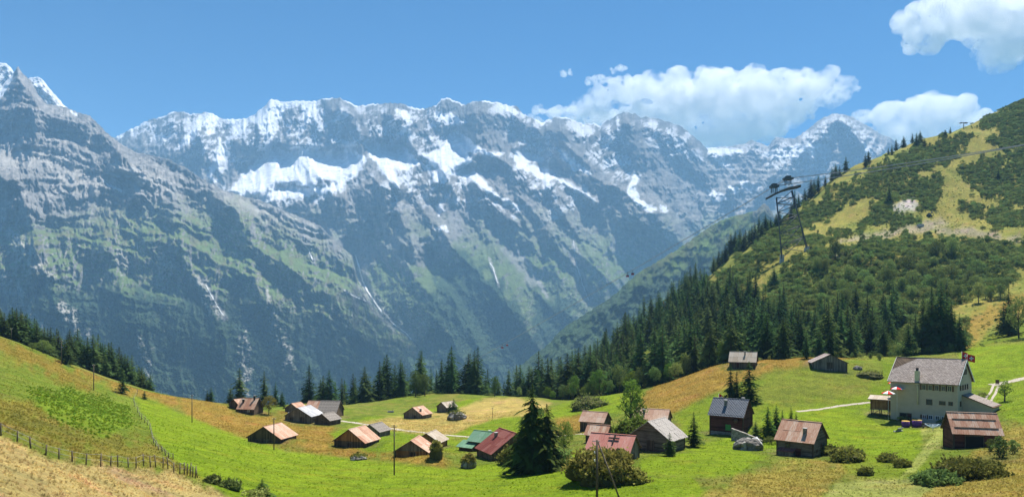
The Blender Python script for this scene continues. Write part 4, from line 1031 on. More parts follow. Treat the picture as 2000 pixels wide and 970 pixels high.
# ------------------------------------------------------------------ building materials
def wood_mat(name, c1, c2, freq=3.2, axis='xy', var=.25):
    m, nt, b = new_mat(name)
    co = coords(nt); sp = nt.nodes.new('ShaderNodeSeparateXYZ'); nt.links.new(co, sp.inputs[0])
    oi = nt.nodes.new('ShaderNodeObjectInfo')
    if axis == 'xy':
        ad = nt.nodes.new('ShaderNodeMath'); nt.links.new(sp.outputs[0], ad.inputs[0]); nt.links.new(sp.outputs[1], ad.inputs[1]); t = ad.outputs[0]
    else: t = sp.outputs[2]
    mu = nt.nodes.new('ShaderNodeMath'); mu.operation = 'MULTIPLY'; mu.inputs[1].default_value = freq; nt.links.new(t, mu.inputs[0])
    fl = nt.nodes.new('ShaderNodeMath'); fl.operation = 'FLOOR'; nt.links.new(mu.outputs[0], fl.inputs[0])
    fr = nt.nodes.new('ShaderNodeMath'); fr.operation = 'FRACT'; nt.links.new(mu.outputs[0], fr.inputs[0])
    wn_ = nt.nodes.new('ShaderNodeTexWhiteNoise'); wn_.noise_dimensions = '1D'; nt.links.new(fl.outputs[0], wn_.inputs['W'])
    mp = nt.nodes.new('ShaderNodeMapping'); nt.links.new(co, mp.inputs[0])
    mp.inputs['Scale'].default_value = (2.5, 2.5, .35) if axis == 'xy' else (.4, .4, 3)
    n = noise_node(nt, 2.2, 6, .7, mp.outputs[0])
    mx = nt.nodes.new('ShaderNodeMath'); mx.operation = 'MULTIPLY_ADD'; mx.inputs[1].default_value = .45; nt.links.new(wn_.outputs[0], mx.inputs[0]); nt.links.new(n.outputs[0], mx.inputs[2])
    r = ramp(nt, mx.outputs[0], [(.35, c1), (.95, c2)])
    gap = ramp(nt, fr.outputs[0], [(.0, (.25, .25, .25)), (.12, (1, 1, 1))])
    c = mixc(nt, r.outputs[0], gap.outputs[0], 1.0, 'MULTIPLY')
    big = noise_node(nt, .5, 3, .5, co)
    c = mixc(nt, c, ramp(nt, big.outputs[0], [(.3, (1 - var,) * 3), (.7, (1 + var,) * 3)]).outputs[0], 1.0, 'MULTIPLY')
    nt.links.new(c, b.inputs['Base Color']); bump(nt, b, gap.outputs[0], .03)
    return m

def sheet_mat(name, cols, rough=.75, streak=5.0, metal=0.0):
    """Roof sheets: each sheet its own tone, streaked down the slope."""
    m, nt, b = new_mat(name)
    b.inputs['Roughness'].default_value = rough; b.inputs['Metallic'].default_value = metal
    oi = nt.nodes.new('ShaderNodeObjectInfo'); co = coords(nt)
    mp = nt.nodes.new('ShaderNodeMapping'); mp.inputs['Scale'].default_value = (streak, .7, 1); nt.links.new(co, mp.inputs[0])
    ad = nt.nodes.new('ShaderNodeVectorMath'); ad.operation = 'ADD'; nt.links.new(mp.outputs[0], ad.inputs[0])
    cm_ = nt.nodes.new('ShaderNodeCombineXYZ'); ml = nt.nodes.new('ShaderNodeMath'); ml.operation = 'MULTIPLY'; ml.inputs[1].default_value = 57.0
    nt.links.new(oi.outputs['Random'], ml.inputs[0]); nt.links.new(ml.outputs[0], cm_.inputs[0]); nt.links.new(cm_.outputs[0], ad.inputs[1])
    n = noise_node(nt, 1.3, 7, .7, ad.outputs[0])
    k = nt.nodes.new('ShaderNodeMath'); k.operation = 'MULTIPLY_ADD'; k.inputs[1].default_value = .26; k.inputs[2].default_value = -.13
    nt.links.new(oi.outputs['Random'], k.inputs[0])
    s_ = nt.nodes.new('ShaderNodeMath'); nt.links.new(k.outputs[0], s_.inputs[0]); nt.links.new(n.outputs[0], s_.inputs[1])
    r = ramp(nt, s_.outputs[0], [(.28 + .44 * i / (len(cols) - 1), c) for i, c in enumerate(cols)])
    nt.links.new(r.outputs[0], b.inputs['Base Color'])
    w = nt.nodes.new('ShaderNodeTexWave'); w.inputs['Scale'].default_value = 3.2; w.inputs['Distortion'].default_value = .3; nt.links.new(co, w.inputs['Vector'])
    bump(nt, b, w.outputs[0], .025)
    return m

def flat_mat(name, col, rough=.85, var=.12, scale=2.0, bumpd=.01):
    m, nt, b = new_mat(name); b.inputs['Roughness'].default_value = rough
    n = noise_node(nt, scale, 6, .65, coords(nt))
    nt.links.new(ramp(nt, n.outputs[0], [(.3, tuple(c * (1 - var) for c in col)), (.7, tuple(c * (1 + var) for c in col))]).outputs[0], b.inputs['Base Color'])
    bump(nt, b, n.outputs[0], bumpd)
    return m

def stone_mat(name, c1, c2, scale=2.2):
    m, nt, b = new_mat(name); co = coords(nt)
    v = nt.nodes.new('ShaderNodeTexVoronoi'); v.inputs['Scale'].default_value = scale; nt.links.new(co, v.inputs['Vector'])
    e = nt.nodes.new('ShaderNodeTexVoronoi'); e.feature = 'DISTANCE_TO_EDGE'; e.inputs['Scale'].default_value = scale; nt.links.new(co, e.inputs['Vector'])
    n = noise_node(nt, 6, 5, .65, co)
    c = ramp(nt, mixc(nt, v.outputs['Color'], n.outputs[0], .5), [(.25, c1), (.75, c2)]).outputs[0]
    g = ramp(nt, e.outputs[0], [(0, (.45, .45, .45)), (.08, (1, 1, 1))]).outputs[0]
    nt.links.new(mixc(nt, c, g, 1.0, 'MULTIPLY'), b.inputs['Base Color']); bump(nt, b, g, .06)
    return m

def shingle_mat(name, c1, c2, fy=4.0, fx=5.0):
    m, nt, b = new_mat(name)
    co = coords(nt)
    br = nt.nodes.new('ShaderNodeTexBrick'); br.inputs['Scale'].default_value = 1.0; br.inputs['Brick Width'].default_value = 1 / fx * 2; br.inputs['Row Height'].default_value = 1 / fy
    br.inputs['Mortar Size'].default_value = .03; br.inputs['Color1'].default_value = (*c1, 1); br.inputs['Color2'].default_value = (*c2, 1); br.inputs['Mortar'].default_value = (*[x * .35 for x in c1], 1)
    nt.links.new(co, br.inputs['Vector'])
    n = noise_node(nt, 3, 7, .75, co)
    c = mixc(nt, br.outputs[0], ramp(nt, n.outputs[0], [(.3, (.55, .55, .55)), (.7, (1.45, 1.42, 1.38))]).outputs[0], 1.0, 'MULTIPLY')
    nt.links.new(c, b.inputs['Base Color']); bump(nt, b, br.outputs[0], .08)
    return m

BM = dict(
 darkwood=wood_mat('dark_plank_wood', (.042, .029, .020), (.165, .115, .078)), greywood=wood_mat('grey_plank_wood', (.075, .062, .050), (.27, .225, .18)),
 redwood=wood_mat('red_brown_logs', (.040, .012, .009), (.13, .045, .032), 4.0, 'z'), warmwood=wood_mat('sunburnt_plank_wood', (.12, .055, .02), (.42, .22, .085)),
 logs=wood_mat('weathered_logs', (.050, .040, .032), (.20, .165, .13), 4.0, 'z'), post=wood_mat('post_wood', (.07, .055, .04), (.22, .18, .13), 9.0),
 rust=sheet_mat('rusty_sheet', [(.30, .135, .08), (.43, .23, .15), (.52, .345, .245), (.58, .48, .39)]), red=sheet_mat('red_sheet', [(.40, .14, .11), (.50, .21, .17), (.55, .30, .25)]),
 pink=sheet_mat('faded_red_sheet', [(.40, .215, .145), (.52, .335, .24), (.60, .475, .38)]), dkred=sheet_mat('dark_red_sheet', [(.14, .03, .025), (.21, .06, .045), (.28, .12, .10)]),
 green=sheet_mat('green_sheet', [(.10, .21, .12), (.15, .29, .18), (.24, .36, .27)]), grey=sheet_mat('grey_sheet', [(.30, .31, .32), (.45, .45, .46), (.58, .58, .58)]),
 tan=sheet_mat('tan_sheet', [(.30, .24, .17), (.42, .35, .27), (.50, .45, .38)]), brown=sheet_mat('brown_grey_sheet', [(.20, .15, .13), (.32, .26, .23), (.42, .37, .34)]),
 shingle=shingle_mat('grey_shingle', (.24, .215, .19), (.38, .345, .31)), slab=flat_mat('stone_slab', (.34, .31, .28), .9, .3, 3, .03), innroof=shingle_mat('inn_shingle', (.27, .225, .20), (.42, .365, .33), 3.2, 3.4),
 slate=None, plaster=flat_mat('grey_beige_plaster', (.52, .43, .315), .9, .09, .9), stone=stone_mat('rubble_stone', (.16, .145, .125), (.42, .39, .35)),
 glass=None, white=flat_mat('white_paint', (.75, .74, .72)), shutter=flat_mat('brown_shutter', (.13, .075, .045)), greenp=flat_mat('green_paint', (.08, .30, .07)), black=flat_mat('black_metal', (.03, .03, .032)),
 steel=flat_mat('galvanised_steel', (.30, .31, .32), .55), concrete=flat_mat('concrete', (.42, .41, .39)), redp=flat_mat('red_paint', (.60, .03, .025)), purple=flat_mat('purple_panel', (.16, .06, .26)), yellow=flat_mat('ochre_lid', (.55, .36, .10)),
 blue=flat_mat('pale_blue_line', (.50, .66, .78)), towersteel=flat_mat('tower_steel', (.085, .088, .092), .6), dirt=flat_mat('gravel', (.36, .32, .25), .95, .2, 3, .03), dark=flat_mat('dark_wood_and_shade', (.018, .016, .015)), cream=flat_mat('cream_paint', (.62, .56, .38)), orange=flat_mat('digger_paint', (.10, .10, .11)))
def slate_mat():
    m, nt, b = new_mat('slate_tile_roof'); co = coords(nt)
    sp = nt.nodes.new('ShaderNodeSeparateXYZ'); nt.links.new(co, sp.inputs[0])
    br = nt.nodes.new('ShaderNodeTexBrick'); br.offset = 0.5; br.inputs['Scale'].default_value = 1; br.inputs['Brick Width'].default_value = .42; br.inputs['Row Height'].default_value = .42; br.inputs['Mortar Size'].default_value = .022
    mp = nt.nodes.new('ShaderNodeMapping'); mp.inputs['Rotation'].default_value = (0, 0, .78); nt.links.new(co, mp.inputs[0]); nt.links.new(mp.outputs[0], br.inputs['Vector'])
    br.inputs['Color1'].default_value = (.060, .068, .085, 1); br.inputs['Color2'].default_value = (.095, .105, .125, 1); br.inputs['Mortar'].default_value = (.34, .36, .40, 1)
    nt.links.new(br.outputs[0], b.inputs['Base Color']); b.inputs['Roughness'].default_value = .6
    return m
BM['slate'] = slate_mat()
def glass_mat():
    m, nt, b = new_mat('window_glass'); b.inputs['Base Color'].default_value = (.04, .05, .06, 1); b.inputs['Roughness'].default_value = .12; b.inputs['Specular IOR Level'].default_value = .5
    return m
BM['glass'] = glass_mat()

# ------------------------------------------------------------------ building helpers
def box_me(name, sx, sy, sz, bev=0.0):
    x, y, z = sx / 2, sy / 2, sz / 2
    v = [(a * x, b * y, c * z) for c in (-1, 1) for b in (-1, 1) for a in (-1, 1)]
    me = bpy.data.meshes.new(name); me.from_pydata(v, [], [(0, 2, 3, 1), (4, 5, 7, 6), (0, 1, 5, 4), (2, 6, 7, 3), (0, 4, 6, 2), (1, 3, 7, 5)]); me.update()
    return me
def box(name, parent, c, s, mat, rot=(0, 0, 0)):
    o = link(name, box_me(name, *s), BM[mat] if isinstance(mat, str) else mat, parent, c); o.rotation_euler = rot
    return o
def poly(name, parent, verts, faces, mat):
    me = bpy.data.meshes.new(name); me.from_pydata(verts, [], faces); me.update()
    return link(name, me, BM[mat] if isinstance(mat, str) else mat, parent)
def tube(name, parent, pts, r, mat, k=6):
    r = [r] * len(pts) if isinstance(r, (int, float)) else r
    return link(name, tubes(name, [(pts, r)], k), BM[mat] if isinstance(mat, str) else mat, parent)
def empty(name, loc, yaw, label, cat, group=None):
    e = bpy.data.objects.new(name, None); COL.objects.link(e); e.location = loc; e.rotation_euler = (0, 0, yaw); e.empty_display_size = .2
    e['label'] = label; e['category'] = cat
    if group: e['group'] = group
    return e
hr = random.Random(31)

def gable_roof(root, L, Wd, H, pitch, ov, ovx, rmat, sheets=(6, 2), jit=0.0, sides=(-1, 1), x0=0.0, y0=0.0, base='roof_slope', th=.10, edge='darkwood'):
    t = math.tan(pitch); rise = Wd / 2 * t
    for s in (-1, 1):
        ln = (Wd / 2 + ov) / math.cos(pitch)
        mid = Vector((x0, y0 + s * (Wd / 2 + ov) / 2, H + rise - (Wd / 2 + ov) / 2 * t))
        rot = (-s * pitch, 0, 0)
        n = Vector((0, s * math.sin(pitch), math.cos(pitch)))
        slab = box(base, root, mid + n * (th / 2), (L + 2 * ovx, ln, th), edge, rot)
        if s in sides and sheets:
            nc, nr = sheets; dx = (L + 2 * ovx) / nc; dy = ln / nr
            if jit == 0:
                me = box_me('roof_sheet', dx * .985, dy * 1.04, .03)
            me_j = [box_me('roof_slab', dx * q, dy * q2, .07) for q, q2 in ((1.05, 1.15), (.9, 1.2), (1.12, 1.0))] if jit else [me]
            m_ = BM[rmat]
            for me_ in me_j: me_.materials.append(m_)
            for i in range(nc):
                for j in range(nr):
                    q = Vector(((i + .5) * dx - (L + 2 * ovx) / 2, ((j + .5) * dy - ln / 2) , 0))
                    R = Matrix.Rotation(rot[0], 3, 'X')
                    lift = th + .018 + hr.uniform(0, .012) + (hr.uniform(0, .05) if jit else 0)
                    p = mid + R @ q + n * lift
                    o = link('roof_sheet' if not jit else 'roof_slab', hr.choice(me_j), None, slab, None)
                    o.matrix_parent_inverse = Matrix.Identity(4)
                    # placed in the slab's own frame
                    o.location = Vector((q.x, q.y, lift - th / 2 + (0.012 if j % 2 else 0)))
                    o.rotation_euler = (hr.uniform(-.012, .012) + (hr.uniform(-.05, .05) if jit else 0), hr.uniform(-.008, .008), hr.uniform(-.25, .25) * jit)
        elif s not in sides:
            slab.data.materials.clear(); slab.data.materials.append(BM[rmat])
    box('ridge_cap', root, (x0, y0, H + rise + th + .05), (L + 2 * ovx, .32, .06), rmat)
    return rise

def gable_walls(root, L, Wd, H, pitch, mat, below=1.6, gable=None, x0=0.0, y0=0.0, name='wall'):
    r = Wd / 2 * math.tan(pitch); l, w = L / 2, Wd / 2
    v = [(x0 + sx * l, y0 + sy * w, z) for sx in (-1, 1) for sy, z in ((-1, -below), (1, -below), (1, H), (-1, H))]
    f = [(0, 3, 2, 1), (4, 5, 6, 7), (0, 4, 7, 3), (1, 2, 6, 5)]
    poly(name, root, v, f, mat)
    g = gable or mat
    for s in (-1, 1):
        x = x0 + s * l; xi = x - s * .12
        v = [(x, y0 - w, H), (x, y0 + w, H), (x, y0, H + r), (xi, y0 - w, H), (xi, y0 + w, H), (xi, y0, H + r)]
        poly('gable', root, v, [(0, 1, 2), (3, 5, 4), (0, 2, 5, 3), (1, 4, 5, 2), (0, 3, 4, 1)], g)

def face_frame(L, Wd, face):
    """Origin and axes (along, outward) of a wall face in hut coordinates."""
    if face == 'F': return Vector((0, -Wd / 2, 0)), Vector((1, 0, 0)), Vector((0, -1, 0)), 0.0
    if face == 'B': return Vector((0, Wd / 2, 0)), Vector((-1, 0, 0)), Vector((0, 1, 0)), math.pi
    if face == 'R': return Vector((L / 2, 0, 0)), Vector((0, 1, 0)), Vector((1, 0, 0)), math.pi / 2
    return Vector((-L / 2, 0, 0)), Vector((0, -1, 0)), Vector((-1, 0, 0)), -math.pi / 2
def window(root, L, Wd, face, u, z, w, h, frame='shutter', pane='glass', shutter=None, name='window', proud=.05):
    o, a, n, rz = face_frame(L, Wd, face)
    c = o + a * u + n * proud / 2; c.z = z
    f = box(name, root, c, (w, proud, h), pane, (0, 0, rz))
    for dx, dz, sx, sz in ((-w / 2, 0, .09, h + .16), (w / 2, 0, .09, h + .16), (0, -h / 2, w, .10), (0, h / 2, w, .10), (0, 0, .05, h)):
        box('frame', f, (dx, -.025, dz), (sx, proud + .04, sz), frame)
    if shutter:
        for s in (-1, 1): box('shutter', f, (s * (w / 2 + .26), -.03, 0), (.42, proud + .02, h + .06), shutter)
    return f
def door(root, L, Wd, face, u, z, w, h, mat='darkwood'):
    o, a, n, rz = face_frame(L, Wd, face)
    c = o + a * u + n * .04; c.z = z + h / 2
    d = box('door', root, c, (w, .08, h), mat, (0, 0, rz))
    for s in (-1, 1): box('frame', d, (s * (w / 2 + .06), -.02, 0), (.12, .12, h + .1), 'post')
    box('frame', d, (0, -.02, h / 2 + .06), (w + .24, .12, .12), 'post')
    return d
def chimney(root, x, y, z0, z1, w, mat='stone', cap=True):
    c = box('chimney', root, (x, y, (z0 + z1) / 2), (w, w, z1 - z0), mat)
    if cap: box('chimney_cap', c, (0, 0, (z1 - z0) / 2 + .06), (w * 1.3, w * 1.3, .09), 'concrete')
    return c

def hut(name, label, px, py, yaw, L, Wd, H, pitch, rmat, wmat, sheets=(6, 2), ov=.45, ovx=.4, gable=None, doors=(), wins=(), chim=(), jit=0.0, group='wooden huts of the alp', sides=(-1, 1), base=None, cat='hut', back=0.0):
    P = hit(px, py)
    d = Vector((P.x, P.y, 0)).normalized()
    P = P + d * back
    yw = math.radians(yaw)
    # sink the foot to the mean ground under the walls
    zs = [gz(P.x + a * L / 2 * math.cos(yw) - b * Wd / 2 * math.sin(yw), P.y + a * L / 2 * math.sin(yw) + b * Wd / 2 * math.cos(yw)) for a in (-1, 1) for b in (-1, 1)]
    P.z = sum(zs) / 4 - .1
    root = empty(name, P, yw, label, cat, group)
    pitch += 5; H *= 1.02; L *= 1.1; Wd *= 1.1
    pt = math.radians(pitch)
    gable_walls(root, L, Wd, H, pt, wmat, 1.8, gable)
    gable_roof(root, L, Wd, H, pt, ov, ovx, rmat, sheets, jit, sides)
    for sx in (-1, 1):
        for sy in (-1, 1): box('corner_post', root, (sx * L / 2, sy * Wd / 2, H / 2 - .9), (.22, .22, H + 1.7), 'darkwood')
    if base: box('plinth', root, (0, 0, base / 2 - .9), (L + .16, Wd + .16, base + 1.8), 'stone')
    for a in doors: door(root, L, Wd, *a)
    for a in wins: window(root, L, Wd, *a)
    for (x, y, w, h, m) in chim:
        zr = H + (Wd / 2 - abs(y)) * math.tan(pt)
        chimney(root, x, y, zr - .3, zr + h, w, m)
    return root

# ------------------------------------------------------------------ the huts and barns
h = hut('hay_hut', 'open-fronted hut with a steep rusty sheet roof in front of the grey house', 1897, 872, -16, 6.3, 5.2, 3.0, 39, 'rust', 'redwood', (9, 3), doors=[('F', -.4, .0, 2.6, 2.3, 'dark')], wins=[('F', 2.2, 1.7, .7, .6)], back=1.0, ov=.5)  # no door leaf: the near-black panel paints the shade inside the open front
for k in range(4): tube('leaning_pole', h, [(-1.6 + k * .8, -2.7, .1), (-1.0 + k * .75, -2.3, 2.0)], .06, 'post')
pb = math.radians(44); zb = 3.06 + 2.86 * math.tan(pb)
for yb in (-1.2, -2.5): box('roof_batten', h, (0, yb, zb + yb * math.tan(pb) + .26), (6.6, .16, .12), 'darkwood', (pb, 0, 0))
h = hut('timber_hut', 'tall timber hut with rusty tin roof, chimney and small red porch roof', 1566, 888, -42, 5.6, 6.0, 3.0, 35, 'rust', 'logs', (7, 2), wins=[('F', -1.2, 1.9, .7, .7), ('R', .6, 1.9, .6, .5), ('R', -1.6, 1.2, .6, .5), ('R', 2.2, 1.6, .5, .5)], doors=[('F', .6, -.3, 1.0, 1.9, 'redwood')], chim=[(1.35, -2.2, .55, 1.0, 'stone')], back=1.2)
poly('porch_roof', h, [(-2.6, -4.5, 1.0), (.2, -4.5, 1.0), (.2, -3.1, 1.5), (-2.6, -3.1, 1.5), (-2.6, -4.5, 1.08), (.2, -4.5, 1.08), (.2, -3.1, 1.58), (-2.6, -3.1, 1.58)], [(0, 3, 2, 1), (4, 5, 6, 7), (0, 1, 5, 4), (2, 3, 7, 6), (0, 4, 7, 3), (1, 2, 6, 5)], 'dkred')
box('porch_wall', h, (-1.2, -3.8, .0), (2.5, 1.2, 1.9), 'greywood')
h = hut('slate_chalet', 'maroon chalet under a dark slate-patterned roof with a green shuttered window', 1428, 842, -36, 6.4, 5.4, 4.0, 39, 'slate', 'redwood', (1, 1), wins=[('F', .4, 1.3, 1.0, 1.1, 'greenp', 'greenp'), ('F', 1.9, 2.6, .4, .5)], chim=[(-.7, -1.3, .55, 1.1, 'stone'), (2.4, .6, .5, .9, 'stone')], back=.8, cat='chalet', base=.3)
box('barge_board', h, (0, -3.25, 3.85), (7.3, .10, .22), 'dark')
dish = tube('satellite_dish', h, [(2.1, -3.3, 2.9), (2.1, -3.42, 2.95)], [.48, .30], 'shutter', 12); tube('dish_mount', dish, [(2.1, -2.75, 2.6), (2.1, -3.3, 2.9)], .04, 'steel')
h = hut('cross_hut', 'low hut with a red roof bearing a dark wooden cross', 1198, 898, -28, 6.6, 4.8, 2.3, 33, 'red', 'greywood', (9, 1), doors=[('R', -.6, -.2, 1.0, 1.7, 'darkwood')], back=.8)
pt = math.radians(38); zc = 2.35 + 2.64 * math.tan(pt)
cr_ = box('cross_upright', h, (.5, -1.15, zc - 1.15 * math.tan(pt) + .36), (.26, 2.0, .12), 'dark', (pt, 0, 0)); box('cross_arm', cr_, (0, .15, .065), (1.9, .26, .12), 'dark')
hut('stone_roof_barn', 'old log barn with a sagging roof of pale stone slabs', 1282, 878, 52, 5.8, 7.4, 1.9, 30, 'slab', 'logs', (9, 7), jit=1.0, doors=[('L', .4, -.2, 1.3, 1.7, 'darkwood')], wins=[('L', -2.0, 1.0, .6, .5)], back=2.0, cat='barn', sides=(-1,))
hut('plank_hut', 'hut with faded pink roof and warm plank wall behind the slender tree', 1274, 832, -24, 7.0, 5.0, 2.1, 31, 'pink', 'greywood', (7, 2), gable='warmwood', chim=[(-1.6, -1.6, .5, 1.2, 'stone')], back=1.0, wins=[('F', 1.5, 1.2, .6, .5)])
hut('dark_hut', 'dark hut with pinkish roof above the smaller striped-roof hut', 1163, 838, -28, 5.6, 4.6, 2.5, 33, 'pink', 'darkwood', (6, 2), back=1.0, doors=[('F', -1, 0, .9, 1.7, 'darkwood')])
hut('striped_hut', 'small hut with brown roof streaked by pale strips below the dark hut', 1170, 860, -26, 4.0, 3.6, 1.8, 34, 'rust', 'darkwood', (7, 1), back=.6, doors=[('F', .5, 0, .8, 1.5, 'darkwood')])
hut('red_roof_chalet', 'dark chalet with a long dark-red roof slope left of the tallest spruce', 992, 886, 116, 7.0, 9.4, 1.5, 29, 'dkred', 'darkwood', (7, 3), wins=[('L', 1.2, 1.6, 1.0, .7, 'white'), ('L', -.8, 1.4, .9, .6, 'white'), ('L', 2.8, .9, .7, .6, 'white')], chim=[(1.5, 2.0, .55, .9, 'stone')], back=2.0, cat='chalet', sides=(1,))
h = hut('green_roof_chalet', 'hut with pale green sheet roof and a lower green lean-to', 946, 880, -34, 4.4, 4.4, 2.4, 30, 'green', 'darkwood', (5, 2), chim=[(.6, 1.2, .5, .9, 'stone')], back=2.0, wins=[('L', .2, 1.2, .7, .6)])
pt = math.radians(22)
box('annex_wall', h, (-2.2, -2.9, .2), (3.8, 1.9, 2.2), 'darkwood'); sl = box('annex_roof', h, (-2.3, -3.1, 1.55), (4.5, 3.0, .10), 'darkwood', (pt, 0, 0))
for i in range(5): o = box('roof_sheet', sl, (-1.8 + i * .9, 0, .075), (.88, 3.0, .03), 'green')
hut('red_gable_hut', 'hut with bright red-and-pink tin roof beside a mossy rock pillar', 811, 890, 82, 5.6, 6.0, 1.6, 27, 'rust', 'warmwood', (6, 2), gable='greywood', back=1.5, doors=[('L', .3, -.2, 1.0, 1.6, 'darkwood')])
hut('tan_roof_hut', 'hut with tan roof half hidden behind the red-and-pink tin roof', 842, 874, 74, 4.6, 5.2, 1.8, 26, 'tan', 'warmwood', (5, 2), back=1.5)
hut('long_slope_hut', 'dark hut with one long rusty roof slope sinking into gold grass', 697, 872, 70, 6.0, 7.4, 1.6, 29, 'rust', 'darkwood', (6, 2), gable='warmwood', back=2.0, doors=[('L', 0, -.3, 1.1, 1.6, 'darkwood')])
hut('shingle_hut', 'small grey hut with mossy shingle roof between path and gold grass', 734, 852, 66, 4.8, 5.2, 1.9, 26, 'shingle', 'greywood', (5, 3), back=1.2, doors=[('L', .4, 0, .9, 1.5, 'darkwood')])
hut('pole_hut', 'wide low hut with patched rusty roof behind a telephone pole', 532, 862, 74, 6.0, 8.0, 1.7, 25, 'rust', 'darkwood', (6, 2), back=1.5, doors=[('L', .6, -.2, 1.2, 1.5, 'greywood')], wins=[('L', -2.0, .9, .7, .5)])
hut('metal_roof_barn', 'largest barn of the hamlet, with pale grey metal roof', 594, 822, 76, 7.2, 8.6, 2.1, 24, 'grey', 'greywood', (7, 2), back=2.0, doors=[('L', 1.6, -.2, 1.6, 2.0, 'darkwood'), ('L', -2.4, -.2, 1.2, 1.8, 'darkwood')], cat='barn', group='huts of the hamlet', chim=[(-3.0, 4.2, .3, .5, 'black')])
hut('front_shingle_hut', 'small shingle-roofed hut in front of the hamlet, at the path end', 640, 828, 64, 5.0, 5.6, 1.8, 27, 'shingle', 'darkwood', (5, 3), back=1.5, group='huts of the hamlet', doors=[('L', .2, 0, 1.0, 1.6, 'darkwood')])
hut('corner_hut', 'small red-roofed hut at the back left of the hamlet', 578, 806, 70, 4.4, 5.0, 1.9, 27, 'rust', 'greywood', (4, 2), back=1.0, group='huts of the hamlet')
hut('middle_hut', 'red tin-roofed hut between two barns of the hamlet', 623, 811, -14, 7.0, 5.2, 2.2, 35, 'rust', 'greywood', (6, 2), back=5.0, group='huts of the hamlet')
hut('back_shingle_barn', 'broad barn with weathered shingle roof at the back right of the hamlet', 646, 815, -8, 6.2, 6.2, 2.2, 39, 'shingle', 'darkwood', (7, 4), back=5.0, cat='barn', group='huts of the hamlet')
hut('farmhouse', 'red-roofed farmhouse on the slope among tall spruces', 489, 806, -10, 5.4, 5.4, 1.9, 40, 'rust', 'darkwood', (5, 2), chim=[(-1.8, -1.4, .6, 1.2, 'black'), (1.9, -.6, .5, 1.6, 'black')], back=1.0, wins=[('F', 1.0, 1.0, .8, .6, 'white')])
hut('half_hidden_hut', 'hut whose red roof edge shows left of the farmhouse', 468, 800, 60, 4.0, 4.6, 1.6, 30, 'rust', 'darkwood', (4, 2), back=3.0)
hut('chimney_hut', 'lone plank hut with red roof and chimney by the tan field', 816, 816, 62, 5.4, 7.0, 1.8, 26, 'rust', 'greywood', (5, 2), back=1.5, chim=[(-1.6, -2.4, .5, 1.0, 'stone')], doors=[('L', 1.0, -.2, 1.0, 1.6, 'darkwood')])
hut('tilted_hut', 'narrow grey hut behind the spruce-topped boulder', 873, 803, 50, 5.0, 4.6, 2.0, 28, 'tan', 'greywood', (5, 2), back=1.0)
hut('pale_roof_hut', 'hut with pale flat-looking roof on the gold crest', 1452, 716, -24, 7.0, 5.4, 2.0, 37, 'tan', 'darkwood', (6, 2), chim=[(.6, -1.2, .4, 1.3, 'stone')], back=.8, doors=[('F', -1.4, 0, .9, 1.5, 'redwood')])
hut('broad_gable_barn', 'wide plank barn with brown-grey roof, gable towards the meadow', 1616, 720, 78, 6.2, 8.8, 1.6, 21, 'brown', 'greywood', (6, 2), back=2.0, doors=[('L', 0, -.2, 1.6, 1.9, 'darkwood')], cat='barn')

# ------------------------------------------------------------------ the grey house
P = hit(1818, 824); d = Vector((P.x, P.y, 0)).normalized(); P = P + d * 5.0; P.z = hit(1818, 824).z - .1
IL, IW, IH, IP = 14.2, 11.6, 9.8, math.radians(40)
inn = empty('grey_house', P, math.radians(-46), 'three-storey beige-grey house with shingled gable roof and low side wing', 'house')
gable_walls(inn, IL, IW, IH, IP, 'plaster', 2.5)
gable_roof(inn, IL, IW, IH, IP, .7, .45, 'innroof', (1, 1), 0, (-1, 1), th=.16)
for s in (-1, 1):
    for yy in (-1, 1):
        ln = (IW / 2 + .7) / math.cos(IP)
        box('barge_board', inn, (s * (IL / 2 + .47), yy * (IW / 2 + .7) / 2, IH + IW / 2 * math.tan(IP) - (IW / 2 + .7) / 2 * math.tan(IP) + .02), (.08, ln, .30), 'white', (-yy * IP, 0, 0))
tube('gutter', inn, [(-IL / 2 - .5, -IW / 2 - .78, IH - .55), (IL / 2 + .5, -IW / 2 - .78, IH - .55)], .09, 'black')
chimney(inn, -1.2, -IW / 2 - .1, IH - .9, IH + 2.2, .9, 'cream'); box('chimney_top', inn, (-1.2, -IW / 2 - .1, IH + 2.6), (.5, .5, .7), 'black')
tube('flue_pipe', inn, [(-1.2, -IW / 2 - .25, IH - .9), (-1.05, -IW / 2 - .25, IH - 2.0), (-1.05, -IW / 2 - .25, 4.2)], .17, 'cream', 8)
for u in (.2, 1.5, 2.9, 4.2, 5.5): window(inn, IL, IW, 'F', u, 8.3, .8, 1.25, 'cream', 'glass', 'shutter')
for u, w_, h_ in ((1.3, 1.2, 1.2), (4.0, 1.2, .8), (5.7, .8, .8)): window(inn, IL, IW, 'F', u, 4.9, w_, h_, 'shutter', 'glass')
door(inn, IL, IW, 'F', -4.2, -.3, 1.5, 2.1, 'dark'); door(inn, IL, IW, 'F', -3.0, -.3, .9, 2.1, 'redwood')
for u in (.3, 1.6, 3.0, 4.3, 5.6): window(inn, IL, IW, 'F', u, 1.4, .8, .9, 'white', 'glass', 'shutter' if u < 1 else None)
for u, z in ((-3.6, 8.4), (-1.7, 8.4), (.2, 8.4), (2.1, 8.4), (-2.4, 11.2), (-.8, 11.9), (.8, 11.9), (-3.6, 4.8)): window(inn, IL, IW, 'R', u, z, .8, 1.1, 'shutter', 'glass', None)
AL, AW, AH = 5.8, 6.8, 4.4
ax, ay = IL / 2 + AL / 2, 1.2
